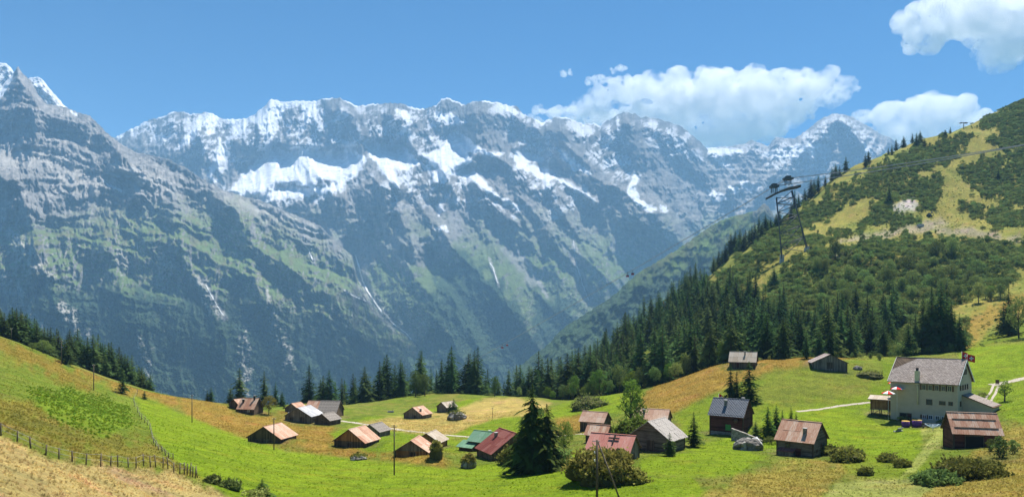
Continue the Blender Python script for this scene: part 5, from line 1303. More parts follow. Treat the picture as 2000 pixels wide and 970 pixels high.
poly('annex_wall', inn, [(ax + sx * AL / 2, ay + sy * AW / 2, z) for z in (-2, 1) for sy in (-1, 1) for sx in (-1, 1)][:4] + [(ax - AL / 2, ay - AW / 2, AH + 2.2), (ax + AL / 2, ay - AW / 2, AH), (ax - AL / 2, ay + AW / 2, AH + 2.2), (ax + AL / 2, ay + AW / 2, AH)],
     [(0, 1, 5, 4), (1, 3, 7, 5), (3, 2, 6, 7), (4, 5, 7, 6)], 'plaster')
ap = math.atan2(2.2, AL)
sl = box('annex_roof', inn, (ax + .15, ay, AH + 1.12), ((AL + .6) / math.cos(ap), AW + .8, .14), 'shutter', (0, ap, 0))
for i in range(5):
    for j in range(5): box('roof_sheet', sl, (-2.5 + i * 1.25, -2.9 + j * 1.44, .09 + .01 * (i % 2)), (1.24, 1.43, .04), 'innroof')
dr = box('annex_door', inn, (ax - 1.0, ay - AW / 2 - .04, 1.0), (1.5, .08, 2.3), 'cream'); box('frame', dr, (0, -.01, 1.2), (1.7, .1, .1), 'white')
wi = box('annex_window', inn, (ax + .9, ay - AW / 2 - .04, 1.5), (1.0, .08, 1.2), 'glass')
for dx in (-.5, 0, .5): box('frame', wi, (dx, -.01, 0), (.07, .1, 1.3), 'white')
# raised timber shed on posts beside it
P = hit(1727, 812); yw = math.radians(-34)
shed = empty('raised_shed', P, yw, 'raised plank shed on posts with pale flat roof beside the grey house', 'shed')
box('wall', shed, (0, 1.2, 2.9), (6.0, 3.4, 2.5), 'warmwood'); box('floor', shed, (0, 1.2, 1.62), (6.3, 3.7, .16), 'greywood')
sr = box('roof', shed, (0, .95, 4.36), (7.0, 4.8, .12), 'greywood', (.12, 0, 0))
for i in range(7): box('roof_sheet', sr, (-3.0 + i, 0, .08), (.985, 4.8, .03), 'tan')
for x in (-2.8, -.9, .9, 2.8): box('post', shed, (x, -.35, .4), (.2, .2, 2.4), 'post'); box('post', shed, (x, 2.7, .4), (.2, .2, 2.4), 'post')
tube('brace', shed, [(-2.8, -.35, .2), (-.9, -.35, 1.5)], .07, 'post'); tube('brace', shed, [(2.8, -.35, .2), (.9, -.35, 1.5)], .07, 'post')
# ------------------------------------------------------------------ paths and streams
def ribbon(name, pix, width, mat, lift=.06, step=3.0, label=None):
    pts = []
    for (x0, y0), (x1, y1) in zip(pix[:-1], pix[1:]):
        n = max(2, int(math.hypot(x1 - x0, (y1 - y0) * 2) / step))
        for i in range(n): pts.append(hit(x0 + (x1 - x0) * i / n, y0 + (y1 - y0) * i / n, y0=60))
    pts.append(hit(*pix[-1], y0=60))
    # even out the line of sight's jumps
    A = np.array([(p.x, p.y) for p in pts])
    for _ in range(6): A[1:-1] = .25 * A[:-2] + .5 * A[1:-1] + .25 * A[2:]
    T = np.gradient(A, axis=0); T /= np.linalg.norm(T, axis=1)[:, None] + 1e-9; N_ = np.stack([-T[:, 1], T[:, 0]], 1)
    rws = []
    for k in np.linspace(-1, 1, 5):
        w = width / 2 * (1 + .12 * np.sin(np.arange(len(A)) * .7 + k)) * k
        Q = A + N_ * w[:, None]
        rws.append([(x, y, gz(x, y) + lift - .03 * abs(k)) for x, y in Q])
    o = link(name, grid_mesh(name, np.array(rws)), BM[mat], kind='structure')
    return o
ribbon('path', [(664,821),(700,826),(740,832),(790,840),(850,847),(920,853),(960,854),(1010,855),(1080,852),(1130,847),(1160,846)], 1.9, 'dirt')
ribbon('path', [(1556,803),(1600,799),(1640,792),(1700,785)], 1.1, 'dirt')
ribbon('road', [(2080,722),(2020,733),(1990,741),(1960,747),(1938,752)], 2.6, 'dirt')
ribbon('path', [(1940,752),(1936,764),(1926,776),(1918,790)], .6, 'dirt'); ribbon('path', [(1950,754),(1944,768),(1934,784)], .6, 'dirt')
ribbon('yard', [(1790,829),(1830,829),(1862,826)], 3.0, 'concrete')

def stream(pix, dfn, crest, w_px, off=14.0):
    P = []
    for (x0, y0), (x1, y1) in zip(pix[:-1], pix[1:]):
        for i in range(6): P.append((x0 + (x1 - x0) * i / 6, y0 + (y1 - y0) * i / 6))
    P = np.array(P + [pix[-1]], float); P[:, 0] += 1.6 * fbm(P[:, 1] / 6, P[:, 0] * 0, 3, 601)
    rows_ = []
    for s in (-.5, .5):
        w = w_px * (.5 + .8 * (fbm(P[:, 1] / 9, P[:, 0] * 0 + 3, 2, 605) + .5))
        PX = (P[:, 0] + s * w)[None, :]; PY = P[:, 1][None, :]
        Y = dfn(PX, PY, interp_pts(crest, PX), PY * 0 + 800) - off
        rows_.append(np.stack([(PX - CX) / FP * Y, Y, (CY - PY) / FP * Y], -1)[0])
    link('stream', grid_mesh('stream', np.array(rows_)), M_WATER, kind='structure')
M_WATER = flat_mat('white_water', (.62, .63, .62), .6, .15, .02)
stream([(694,498),(701,520),(708,548),(719,570),(734,592),(749,613),(770,633),(793,650),(803,662)], depth_D, D_CREST, 3.2, 40)
stream([(672,566),(690,577),(706,584),(722,590)], depth_C, C_CREST, 2.2); stream([(590,474),(602,486),(606,496),(611,508)], depth_C, C_CREST, 2.6)
stream([(1127,520),(1134,540),(1138,556),(1150,586)], depth_D, D_CREST, 2.4); stream([(1120,470),(1127,520)], depth_D, D_CREST, 1.2); stream([(956,512),(963,522),(968,540),(972,552)], depth_D, D_CREST, 1.6)
stream([(402,556),(412,575),(424,596),(438,618)], depth_C, C_CREST, 1.6)

# ------------------------------------------------------------------ poles and fences
def pole(px, py, top, label, r=.13, cross=False, lean=0.0):
    P = hit(px, py); h_ = (CY - top) / FP * P.y - P.z
    e = empty('utility_pole', P, rng.uniform(-.4, .4), label, 'pole', 'telephone poles')
    tube('shaft', e, [(0, 0, -.6), (lean * .5, 0, h_ * .5), (lean, 0, h_)], [r, r * .9, r * .72], 'post', 8)
    tube('crossarm', e, [(lean - .45, 0, h_ - .35), (lean + .45, 0, h_ - .35)], .05, 'post')
    for s in (-.38, 0, .38): tube('insulator', e, [(lean + s, 0, h_ - .34), (lean + s, 0, h_ - .12)], .045, 'white')
    if cross: tube('crossarm', e, [(lean - .35, 0, h_ - 1.0), (lean + .35, 0, h_ - 1.0)], .05, 'post'); tube('step', e, [(lean, -.3, h_ - 1.7), (lean, .3, h_ - 1.7)], .04, 'steel')
    return e, h_
pole(183, 762, 711, 'telephone pole on the left slope in front of the spruce row')
pole(375, 825, 770, 'telephone pole on the gold slope above the bright green strip')
pole(535, 878, 815, 'telephone pole in front of the wide low hut')
pole(770, 927, 829, 'tall telephone pole standing alone in the bright green meadow', cross=True)
pole(962, 816, 795, 'thin short pole at the edge of the tan field', r=.08)
pole(22, 664, 640, 'thin pole at the top left among the spruces', r=.1); pole(120, 712, 664, 'thin pole in front of the spruce at the left hill row end', r=.1)
P = hit(1166, 985); P.z = gz(P.x, P.y); ht = (CY - 858) / FP * P.y - P.z
e = empty('braced_pole', P, 0, 'braced pole with one slanting strut in front of the red-cross hut', 'pole')
tube('shaft', e, [(0, 0, -.6), (0, 0, ht)], [.15, .11], 'post', 8); tube('strut', e, [(3.2, -.3, -.9), (.12, 0, ht - .25)], [.11, .08], 'post', 8)
tube('crossarm', e, [(-.55, 0, ht - .15), (.35, 0, ht - .15)], .05, 'steel')
for z_ in (ht - 1.6, ht - 2.5): ins = tube('insulator', e, [(-.28, 0, z_), (-.28, 0, z_ + .25)], .06, 'white'); tube('bracket', ins, [(0, 0, z_), (-.3, 0, z_)], .03, 'steel')

def fence(pix, hpx, label, wires=2):
    B = [hit(x, y) for x, y in pix]; e = empty('fence', B[0], 0, label, 'fence')
    tops = []
    for i, b in enumerate(B):
        hh = hpx[i % len(hpx)] / FP * b.y; l = b - B[0]; ln = Vector((rng.uniform(-.12, .12), rng.uniform(-.1, .1), 0)) * hh
        tube('post', e, [l + Vector((0, 0, -.3)), l + Vector((0, 0, hh)) + ln], [.075, .065], 'post', 6); tops.append((l, hh, ln))
    for k in range(wires):
        q = .92 - .42 * k
        tube('wire', e, [l + Vector((0, 0, hh * q)) + ln * q for l, hh, ln in tops], .014, 'steel', 4)
Z7 = lambda L: [(x * .392, 590 + y * .392) for x, y in L]
fence(Z7([(5,665),(85,695),(155,728),(227,762),(293,780),(360,798),(427,810),(500,818),(550,820),(588,820),(640,825),(678,825),(717,815),(750,822),(778,823),(812,825),(838,830),(866,850),(895,855),(918,858),(932,860),(945,865),(960,870),(972,875),(985,873)]), (26, 22, 24, 21, 22, 24, 23), 'post-and-wire fence along the mown straw slope at lower left')
fence(Z7([(682,462),(668,500),(672,520),(685,550),(695,570),(705,585),(720,600),(735,612),(745,632),(752,655),(757,678),(764,702),(775,718),(790,735),(808,745),(825,762),(842,775),(862,782)]), (13, 11, 12), 'thin fence running down beside the bright green strip')

# ------------------------------------------------------------------ rocks and overgrown boulders
def rock_me(seed, sub=4, rough_=.28, flat=.62, lump=0.0):
    import bmesh
    bm = bmesh.new(); bmesh.ops.create_icosphere(bm, subdivisions=sub, radius=1)
    A = np.array([v.co for v in bm.verts])
    n = fbm(A[:, 0] * 1.1 + seed * 3.7, A[:, 1] * 1.1 + A[:, 2] * 1.7, 4, 620 + seed) + .5 * fbm(A[:, 0] * 2.6 + A[:, 2] * 2, A[:, 1] * 2.6 - seed, 3, 640 + seed)
    n2 = np.abs(fbm(A[:, 0] * 3 + seed, A[:, 1] * 3 + A[:, 2] * 3, 3, 660))
    l_ = fbm(A[:, 0] * 2.4 + seed * 1.3, A[:, 1] * 2.4 + A[:, 2] * 1.2, 3, 680 + seed)
    A = A * (1 + rough_ * n - .12 * n2 + lump * l_)[:, None]; A[:, 2] *= flat
    for v, c in zip(bm.verts, A): v.co = c
    me = bpy.data.meshes.new('rock'); bm.to_mesh(me); bm.free()
    return me, A
M_ROCK = stone_mat('lichen_rock', (.14, .13, .115), (.40, .38, .345), .8)
M_MOSS = flat_mat('mossy_earth', (.085, .085, .03), .95, .45, 1.6, .15)
def boulder(px, py, wpx, hpx, label, seed, cover=None, dens=900, cmat=None, name='boulder', leaf=.13):
    P = hit(px, py); s = P.y / FP; w_, h_ = wpx * s / 2, hpx * s
    P = P + Vector((P.x, P.y, 0)).normalized() * w_ * .5; P.z = gz(P.x, P.y)
    e = empty(name, P, 0, label, 'boulder' if cover is None else 'overgrown boulder')
    me, A = rock_me(seed, lump=.55 if cover is not None and cover < .3 else 0.0); o = link('rock', me, M_ROCK if cover is None or cover > .5 else M_MOSS, e); o.scale = (w_, w_ * .8, h_ / .75); o.location = (0, 0, h_ * .12)
    if cover is not None:
        r = np.random.RandomState(seed); V_ = A * np.array((w_, w_ * .8, h_ / .75)) + np.array((0, 0, h_ * .12))
        k = np.where(V_[:, 2] > h_ * cover)[0]; c = V_[r.choice(k, dens)] * (1 + r.uniform(-.02, .10, (dens, 1))) + r.normal(0, 1, (dens, 3)) * (.10 + .055 * w_)
        a = r.normal(size=(dens, 3)) + np.array((0, 0, .8)); a /= np.linalg.norm(a, axis=1)[:, None]; b = np.cross(a, r.normal(size=(dens, 3))); b /= np.linalg.norm(b, axis=1)[:, None]
        q = leaf * r.uniform(.7, 1.7, (dens, 1)); tri = np.concatenate([np.stack([c - b * q, c + b * q, c + a * q * 2.2], 1), np.stack([c - a * q, c + b * q * .8, c + a * q * 1.2], 1)])
        link('foliage', soup('boulder_foliage', tri), cmat or M_HEATH, e, kind='stuff')
    return e
boulder(1178, 946, 116, 50, 'huge scrub-covered boulder in front of the red-cross hut', 1, .18, 6000, leaf=.15)
boulder(1238, 944, 50, 22, 'low scrub mound at the right foot of the huge scrub-covered boulder', 2, .0, 1500)
boulder(1000, 906, 46, 30, 'rounded heath-covered boulder between the dark-red roof and the tallest spruce', 3, .1, 1900)
boulder(916, 914, 30, 24, 'squat mossy rock below the green-roofed hut', 4, .55, 700)
boulder(852, 897, 24, 34, 'mossy rock pillar at the right side of the red-and-pink roofed hut', 5, .45, 700)
boulder(892, 818, 36, 12, 'flat boulder carrying small spruces in the tan field', 6, .6, 300)
boulder(1460, 879, 58, 26, 'bare grey boulder below the slate-roofed chalet', 7)
boulder(1655, 902, 56, 24, 'bush-covered rock right of the timber hut', 8, .1, 1500, M_HEATH)
boulder(1622, 888, 36, 14, 'low yellowish bush-covered rock beside the timber hut gable', 9, .0, 900)
boulder(1690, 928, 30, 12, 'small dark rock in grass below the timber hut', 10, .5, 250); boulder(1735, 902, 32, 13, 'bushy rock on the lawn below the grey house', 11, .1, 600, M_HEATH); boulder(1762, 912, 28, 10, 'second bushy rock on the lawn below the grey house', 12, .1, 500, M_HEATH)
boulder(1675, 722, 18, 8, 'small rock on the slope right of the wide plank barn', 14); boulder(1700, 738, 50, 10, 'long low rock outcrop on the slope left of the grey house', 15, .5, 400)
boulder(700, 898, 34, 10, 'pale flat rock in the gold grass below the long-sloped hut', 17, .6, 200)
boulder(1895, 935, 110, 26, 'long heap of scrub and stones below the rusty open-fronted hut', 18, .05, 4200, M_HEATH); boulder(1830, 946, 70, 20, 'dark bramble heap at the left end of the scrub below the rusty hut', 19, .0, 2200, M_ALDER)
boulder(1085, 915, 60, 34, 'leafy shrub-covered rock right of the tallest spruce', 20, .0, 2600, M_ALDER); boulder(1150, 798, 70, 20, 'dark shrub-covered rock bank in the green field above the dark hut', 21, .0, 2200, M_ALDER)

boulder(415, 944, 24, 12, 'dark bush at the end of the straw-slope fence', 25, .0, 500, M_ALDER); boulder(450, 955, 36, 12, 'low dark bush right of the fence end', 26, .0, 600, M_ALDER)
boulder(1240, 862, 70, 34, 'leafy knoll around the foot of the slender tree', 27, .0, 3800, M_LEAF)
for px, py, h_, w_, lab in ((1955, 893, 3.4, 1.1, 'tall upright bush at the right edge beside the rusty open-fronted hut'), (1980, 885, 2.4, 1.1, 'bush at the right picture edge beside the taller bush'), (1935, 880, 2.2, 1.0, 'bush against the right side of the rusty open-fronted hut'),
    (1718, 703, 2.6, 1.2, 'grey-green bush at the meadow edge left of the spruce clump'), (1700, 700, 2.2, 1.2, 'smaller bush at the meadow edge left of the spruce clump'), (1788, 826, 1.6, .9, 'small leafy plant by the cellar door of the grey house'), (1765, 822, 1.7, 1.3, 'shrub under the raised shed'), (1840, 826, 1.3, 1.4, 'dark low shrub along the front of the grey house'), (1920, 775, 1.8, 1.2, 'flowering shrub along the side wing of the grey house'),
    (1890, 792, 1.6, 1.2, 'pale shrub behind the roof of the rusty open-fronted hut'), (1365, 868, 1.3, 1.4, 'weedy shrub at the foot of the single small spruce')):
    tree_at('upshrub' if h_ > 2 else 'shrub', px, py, h=h_, label=lab, wide=w_, mat=M_ALDER)
# stone wall stepping down beside the slate chalet
P = hit(1452, 862); e = empty('stone_wall', P, math.radians(-30), 'sloping rubble wall between the slate-roofed chalet and the bare boulder', 'wall')
v = [(-2.4, y, -.8) for y in (0, .8)] + [(3.6, y, -.8) for y in (0, .8)] + [(3.6, y, .5) for y in (0, .8)] + [(.4, y, 1.7) for y in (0, .8)] + [(-2.4, y, 2.5) for y in (0, .8)]
poly('masonry', e, v, [(0, 2, 4, 6, 8), (1, 9, 7, 5, 3), (0, 1, 3, 2), (2, 3, 5, 4), (4, 5, 7, 6), (6, 7, 9, 8), (8, 9, 1, 0)], 'stone')
tp = boulder(1474, 872, 30, 18, 'white tarp sheet lying over the bank beside the bare boulder', 30, name='tarp'); tp.children[0].data.materials.clear(); tp.children[0].data.materials.append(BM['white']); tp['category'] = 'tarp'

# ------------------------------------------------------------------ cableway
P = hit(1547, 500, y0=420); Yt = P.y; sm = Yt / FP
tw = empty('cableway_tower', P, 0, 'tall steel lattice cableway tower on the hillside', 'tower')
loc = lambda px, py, dy=0.0: Vector(((px - 1547) * sm * (1 + dy / Yt) + (P.x * dy / Yt), dy, (500 - py) * sm))
def foot(px, dy):
    X, Y = P.x + (px - 1547) * sm, P.y + dy
    return Vector((X - P.x, dy, gz(X, Y) - P.z))
feet = [foot(1521, -6), foot(1573, -2), foot(1585, 8), foot(1533, 6)]
tz = (500 - 378) * sm
tops = [Vector(((x - 1547) * sm, y, tz + dz)) for x, y, dz in ((1515, -2.2, -3), (1545, -2.2, 2), (1548, 2.2, 2), (1518, 2.2, -3))]
for f_ in feet: box('footing', tw, f_ + Vector((0, 0, .9)), (2.6, 2.6, 3.6), 'concrete')
for f_, t_ in zip(feet, tops): tube('leg', tw, [f_ + Vector((0, 0, 2.4)), t_], [.46, .38], 'towersteel', 6)
lv = [0, .22, .42, .60, .76, .9, 1.0]
for i in range(4):
    a, b, c, d = feet[i], tops[i], feet[(i + 1) % 4], tops[(i + 1) % 4]
    for k in range(len(lv) - 1):
        p0, p1 = a.lerp(b, lv[k]), a.lerp(b, lv[k + 1]); q0, q1 = c.lerp(d, lv[k]), c.lerp(d, lv[k + 1])
        if k: tube('strut', tw, [p0, q0], .26, 'towersteel', 5)
        tube('brace', tw, [p0, q1] if k % 2 else [q0, p1], .26, 'towersteel', 5)
        if k in (3, 4): tube('brace', tw, [q0, p1] if k % 2 else [p0, q1], .17, 'steel', 5)
arc = []
for k in range(9):
    t_ = k / 8; arc.append(((1499 + 61 * t_ - 1547) * sm, (500 - (387 - 22 * t_ - 4 * math.sin(math.pi * t_))) * sm))
v = [(x, y, z + dz) for x, z in arc for y, dz in ((-4.2, -.8), (4.2, -.8), (4.2, .8), (-4.2, .8))]
f = [(4 * k + a, 4 * k + (a + 1) % 4, 4 * k + 4 + (a + 1) % 4, 4 * k + 4 + a) for k in range(8) for a in range(4)] + [(3, 2, 1, 0), (32, 33, 34, 35)]
poly('platform', tw, v, f, 'darkwood')
for y in (-3.2, 3.2): tube('railing', tw, [(x, y, z + 1.6) for x, z in arc], .10, 'steel', 4)
for x, z in arc[::2]:
    for y in (-3.2, 3.2): tube('rail_post', tw, [(x, y, z), (x, y, z + 1.6)], .08, 'steel', 4)
heads = []
for px_, py_, sc in ((1512, 370, 1.35), (1539, 355, 1.55)):
    c = Vector(((px_ - 1547) * sm, 0, (500 - py_) * sm)); heads.append(c)
    hd = box('sheave_head', tw, c + Vector((0, 0, 2.3)), (4.2 * sc, 6.0, 1.6), 'towersteel')
    for dx in (-1.5, 1.5):
        for dy in (-1.8, 1.8): box('sheave_leg', hd, (dx, dy, -2.4), (.6, .6, 4.6), 'towersteel')
    box('sheave_cap', hd, (0, 0, 1.2), (3.4, 4.2, 1.6), 'black'); tube('sheave_wheel', hd, [(-1.2, -2.7, .3), (-1.2, 2.7, .3)], .8, 'black', 10); tube('sheave_wheel', hd, [(1.2, -2.7, .3), (1.2, 2.7, .3)], .8, 'black', 10)
tube('head_beam', tw, [heads[0] + Vector((0, -1.5, 2)), heads[1] + Vector((0, -1.5, 2))], .22, 'steel'); tube('head_beam', tw, [heads[0] + Vector((0, 1.5, 2)), heads[1] + Vector((0, 1.5, 2))], .22, 'steel')
tube('head_beam', tw, [heads[0] + Vector((0, 0, 3)), heads[1] + Vector((0, 0, 4))], .2, 'steel')
def cable(a, b, sag, r, label):
    pts = [a.lerp(b, t) - Vector((0, 0, sag * 4 * t * (1 - t))) for t in np.linspace(0, 1, 25)]
    o = link('cable', tubes('cable', [([p - a for p in pts], [r] * len(pts))], 4), BM['steel'], None, a, label=label, category='cable', group='cableway ropes')
    return pts
low = at(700, 826, 1150)
ropes = []
for k, hd in enumerate(heads):
    for dy in (-1.5, 1.5):
        a = P + hd + Vector((0, dy, 2.6))
        ropes.append(cable(a, low + Vector((0, 14 * k + dy, 3 * k)), 4 + 2 * k, .11, ('lower ' if k == 0 else 'upper ') + ('near' if dy < 0 else 'rear') + ' rope running down left from the cableway tower'))
        cable(a, at(2350, 212 + 6 * k, 430) + Vector((0, dy, 0)), 3, .17, ('lower ' if k == 0 else 'upper ') + ('near' if dy < 0 else 'rear') + ' rope running up right from the cableway tower')
def gondola(px, rope, label, flip=0):
    best = min(rope, key=lambda p: abs(CX + FP * p.x / p.y - px)); k = rope.index(best)
    k = min(max(k, 1), len(rope) - 2); cand_ = [rope[k - 1].lerp(rope[k + 1], t) for t in np.linspace(0, 1, 60)]
    q = min(cand_, key=lambda p: abs(CX + FP * p.x / p.y - px))
    e = empty('gondola', q, .3, label, 'gondola', 'cableway cabins'); e.scale = (.7, .7, .7)
    tube('hanger', e, [(0, 0, 0), (0, -.3, -1.6), (0, 0, -3.2)], .16, 'black'); box('cabin', e, (0, 0, -4.6), (3.2, 2.4, 2.7), 'redp')
    box('window_band', e, (0, 0, -4.2), (3.26, 2.46, 1.0), 'glass'); box('cabin_roof', e, (0, 0, -3.2), (3.3, 2.5, .15), 'white'); box('carriage', e, (0, 0, .1), (2.2, .5, .5), 'black')
gondola(1226, ropes[0], 'near red cabin of the higher pair on the cableway ropes'); gondola(1235, ropes[2], 'rear red cabin of the higher pair on the cableway ropes')
gondola(981, ropes[0], 'near red cabin of the lower pair above the forest'); gondola(991, ropes[2], 'rear red cabin of the lower pair above the forest')
for px_, top_, lab in ((1882, 240, 'lower T-shaped ski lift pylon on the ridge skyline'), (1936, 224, 'upper T-shaped ski lift pylon on the ridge skyline')):
    Yr, pr = ridge_at(px_); Q = on_ground(px_, Yr - 6); hh = (CY - top_) / FP * Q.y - Q.z
    e = empty('lift_pylon', Q, .3, lab, 'pylon', 'ski lift pylons')
    tube('mast', e, [(0, 0, -1), (0, 0, hh)], [.6, .42], 'steel', 8); tube('crossarm', e, [(-5, 0, hh - .2), (5, 0, hh + .6)], .45, 'black', 6)
    for s in (-1, 1): box('roller_train', e, (s * 4.3, 0, hh - .3 + .35 * s), (2.6, 3.2, .7), 'black')

# ------------------------------------------------------------------ digger on the worksite
Q = hit(1815, 423, y0=420); e = empty('excavator', Q, .5, 'small dark excavator on the bare dirt of the upper slope', 'excavator')
for s in (-1, 1): box('track', e, (0, s * 1.2, .5), (4.2, .7, 1.0), 'black')
body = box('body', e, (-.4, 0, 1.7), (3.4, 2.4, 1.3), 'orange'); box('cab', body, (.9, .5, 1.1), (1.5, 1.2, 1.4), 'glass'); tube('boom', e, [(1.0, -.4, 2.0), (3.2, -.4, 4.4), (5.0, -.4, 3.6)], .28, 'orange'); tube('arm', e, [(5.0, -.4, 3.6), (5.6, -.4, 1.4)], .22, 'orange'); box('bucket', e, (5.4, -.4, 1.0), (.9, 1.2, .8), 'steel', (0, .4, 0))
Q = hit(1798, 443, y0=400); e = empty('site_container', Q, .3, 'small pale container on the dirt track below the excavator', 'container'); box('body', e, (0, 0, 1.2), (5, 2.4, 2.4), 'concrete'); box('door', e, (2.52, 0, 1.2), (.06, 2.0, 2.2), 'black')
Q = hit(1306, 592, y0=300); e = empty('leaning_mast', Q, 0, 'leaning red and white mast among the hillside trees', 'mast')
for k in range(6): tube('mast_section', e, [(-.75 * k, 0, 1.6 * k), (-.75 * (k + 1), 0, 1.6 * (k + 1))], .3, 'redp' if k % 2 else 'white')

# ------------------------------------------------------------------ things around the grey house
def flag(loc_, h_, w_, label, yaw=0.0, drop=.6):
    e = empty('flag', loc_, yaw, label, 'flag', 'red flags with white cross')
    tube('flagpole', e, [(0, 0, -.5), (0, 0, h_)], [.05, .035], 'white')
    r_, c_ = 7, 11; G = np.zeros((r_, c_, 3))
    for i in range(r_):
        for j in range(c_): G[i, j] = (w_ * j / 10, .10 * w_ * math.sin(j * .9) , h_ - .05 - w_ * i / 6 - drop * w_ * (j / 10) ** 1.5 * .4)
    c = link('cloth', grid_mesh('flag_cloth', G), BM['redp'], e)
    m_ = G[3, 5]
    for sx, sz in ((.55, .16), (.16, .55)): box('white_cross', c, (m_[0], m_[1], m_[2]), (w_ * sx, .06, w_ * sz), 'white')
RZ = Matrix.Rotation(math.radians(-46), 3, 'Z')
flag(inn.location + RZ @ Vector((IL / 2 - .6, 0, IH + IW / 2 * math.tan(IP))), 2.0, 1.7, 'red flag at the ridge end of the grey house, the left one', .2); flag(inn.location + RZ @ Vector((IL / 2 + .3, .8, IH + IW / 2 * math.tan(IP) - .5)), 1.9, 1.6, 'red flag at the ridge end of the grey house, the right one', -.3)
Q = hit(1404, 812); flag(Q, (CY - 768) / FP * Q.y - Q.z, 1.3, 'red flag on a pole behind the slate-roofed chalet', .2, 1.5)
def parasol(px, top, Y, r, label):
    Q = on_ground(px, Y); h_ = (CY - top) / FP * Y - Q.z
    e = empty('parasol', Q, .2, label, 'parasol', 'terrace parasols')
    tube('pole', e, [(0, 0, -.2), (0, 0, h_)], .035, 'white')
    for k in range(8):
        a0, a1 = k * math.pi / 4, (k + 1) * math.pi / 4
        p0, p1 = (r * math.cos(a0), r * math.sin(a0), h_ - .62 * r * .7), (r * math.cos(a1), r * math.sin(a1), h_ - .62 * r * .7)
        poly('canopy_panel', e, [(0, 0, h_), p0, p1, (p0[0], p0[1], p0[2] - .18), (p1[0], p1[1], p1[2] - .18), (0, 0, h_ - .06)], [(0, 1, 2), (1, 3, 4, 2), (5, 4, 3)], 'redp' if k % 2 else 'white')
parasol(1749, 742, 176, 1.7, 'topmost red-and-white parasol left of the grey house'); parasol(1752, 753, 171, 1.5, 'middle red-and-white parasol against the wall of the grey house'); parasol(1735, 762, 170, 1.5, 'lowest red-and-white parasol above the roof of the raised shed')
for px_, lab, s_ in ((1769, 'smaller purple tub with ochre lid by the cellar door', .85), (1791, 'larger purple tub with ochre lid by the cellar door', 1.0)):
    Q = hit(px_, 833); e = empty('hot_tub', Q, .1, lab, 'tub', 'purple tubs by the cellar door')
    tube('barrel', e, [(0, 0, -.2), (0, 0, 1.5 * s_)], [.95 * s_, 1.02 * s_], 'purple', 14); tube('lid', e, [(0, 0, 1.5 * s_), (0, 0, 1.62 * s_)], [1.06 * s_, 1.0 * s_], 'yellow', 14)
    for z_ in (.3, 1.1): tube('hoop', e, [(0, 0, z_ * s_), (0, 0, (z_ + .08) * s_)], 1.03 * s_, 'black', 14)
Q = hit(1822, 840); e = empty('clothes_dryer', Q, .4, 'pale blue rotary clothes dryer on the yard of the grey house', 'clothes dryer')
tube('post', e, [(0, 0, -.3), (0, 0, 1.3)], .05, 'white')
for k in range(4): a = k * math.pi / 2; tube('arm', e, [(0, 0, .5), (1.9 * math.cos(a), 1.9 * math.sin(a), 1.25)], .045, 'blue', 4)
for q in (.5, .75, 1.0): tube('line', e, [(1.9 * q * math.cos(k * math.pi / 2), 1.9 * q * math.sin(k * math.pi / 2), .5 + .75 * q) for k in range(5)], .03, 'blue', 4)
Q = hit(1756, 842); e = empty('cellar_hatch', Q, .3, 'tilted grey metal hatch below the smaller purple tub', 'hatch'); box('panel', e, (0, 0, .4), (2.2, .1, 1.2), 'steel', (.7, 0, .3)); box('frame', e, (0, .2, .0), (2.4, .5, .3), 'concrete')
Q = hit(1948, 750); e = empty('notice_board', Q, -.3, 'dark notice board beside the road to the grey house', 'notice board'); box('panel', e, (0, 0, .75), (.9, .08, 1.1), 'shutter'); [box('leg', e, (s * .35, .05, .2), (.08, .08, .9), 'post') for s in (-1, 1)]
Q = hit(1808, 835); e = empty('yard_bench', Q, .1, 'small bench and crates by the wall of the grey house', 'bench'); box('seat', e, (0, 0, .45), (1.6, .5, .1), 'greywood'); box('backrest', e, (0, .25, .8), (1.6, .08, .5), 'greywood'); [box('leg', e, (s * .65, 0, .2), (.1, .4, .5), 'greywood') for s in (-1, 1)]
Q = hit(763, 805); e = empty('water_trough', Q, .2, 'small pale water trough at the edge of the green field right of the hamlet', 'trough'); box('basin', e, (0, 0, .35), (2.4, .8, .7), 'concrete'); box('water', e, (0, 0, .705), (2.1, .55, .02), 'glass'); tube('spout', e, [(1.0, 0, .2), (1.0, 0, 1.2), (.6, 0, 1.1)], .05, 'post')
# ------------------------------------------------------------------ clouds, beyond the far peak
def cloud_mesh(name, puffs, seed, Y0, res=90.0):
    """Union of soft lumps (photo column, row, half-width, half-height in photo pixels), roughened by noise, as one closed mesh."""
    rs = np.random.RandomState(seed)
    import bmesh
    bm = bmesh.new()
    s = Y0 / FP
    for (px, py, rw, rh) in puffs:
        c = at(px, py, Y0)
        n = max(4, int(rw * rh / 42))
        for i in range(n):
            a = rs.rand() * 2 * np.pi; q = math.sqrt(rs.rand()) * 0.85
            dx, dz = math.cos(a) * q * rw * s, math.sin(a) * q * rh * s
            dy = rs.uniform(-1, 1) * rw * s * 0.3
            r = rs.uniform(0.22, 0.6) * min(rw, rh * 1.3) * s * (1.05 - 0.5 * q) * (1.0 if rw > 30 else 1.7)
            M = Matrix.Translation(c + Vector((dx, dy, dz))) @ Matrix.Diagonal((r * 1.25, r * 1.2, r * 0.9, 1))
            bmesh.ops.create_icosphere(bm, subdivisions=1, radius=1.05, matrix=M)
    me = bpy.data.meshes.new(name); bm.to_mesh(me); bm.free()
    return me

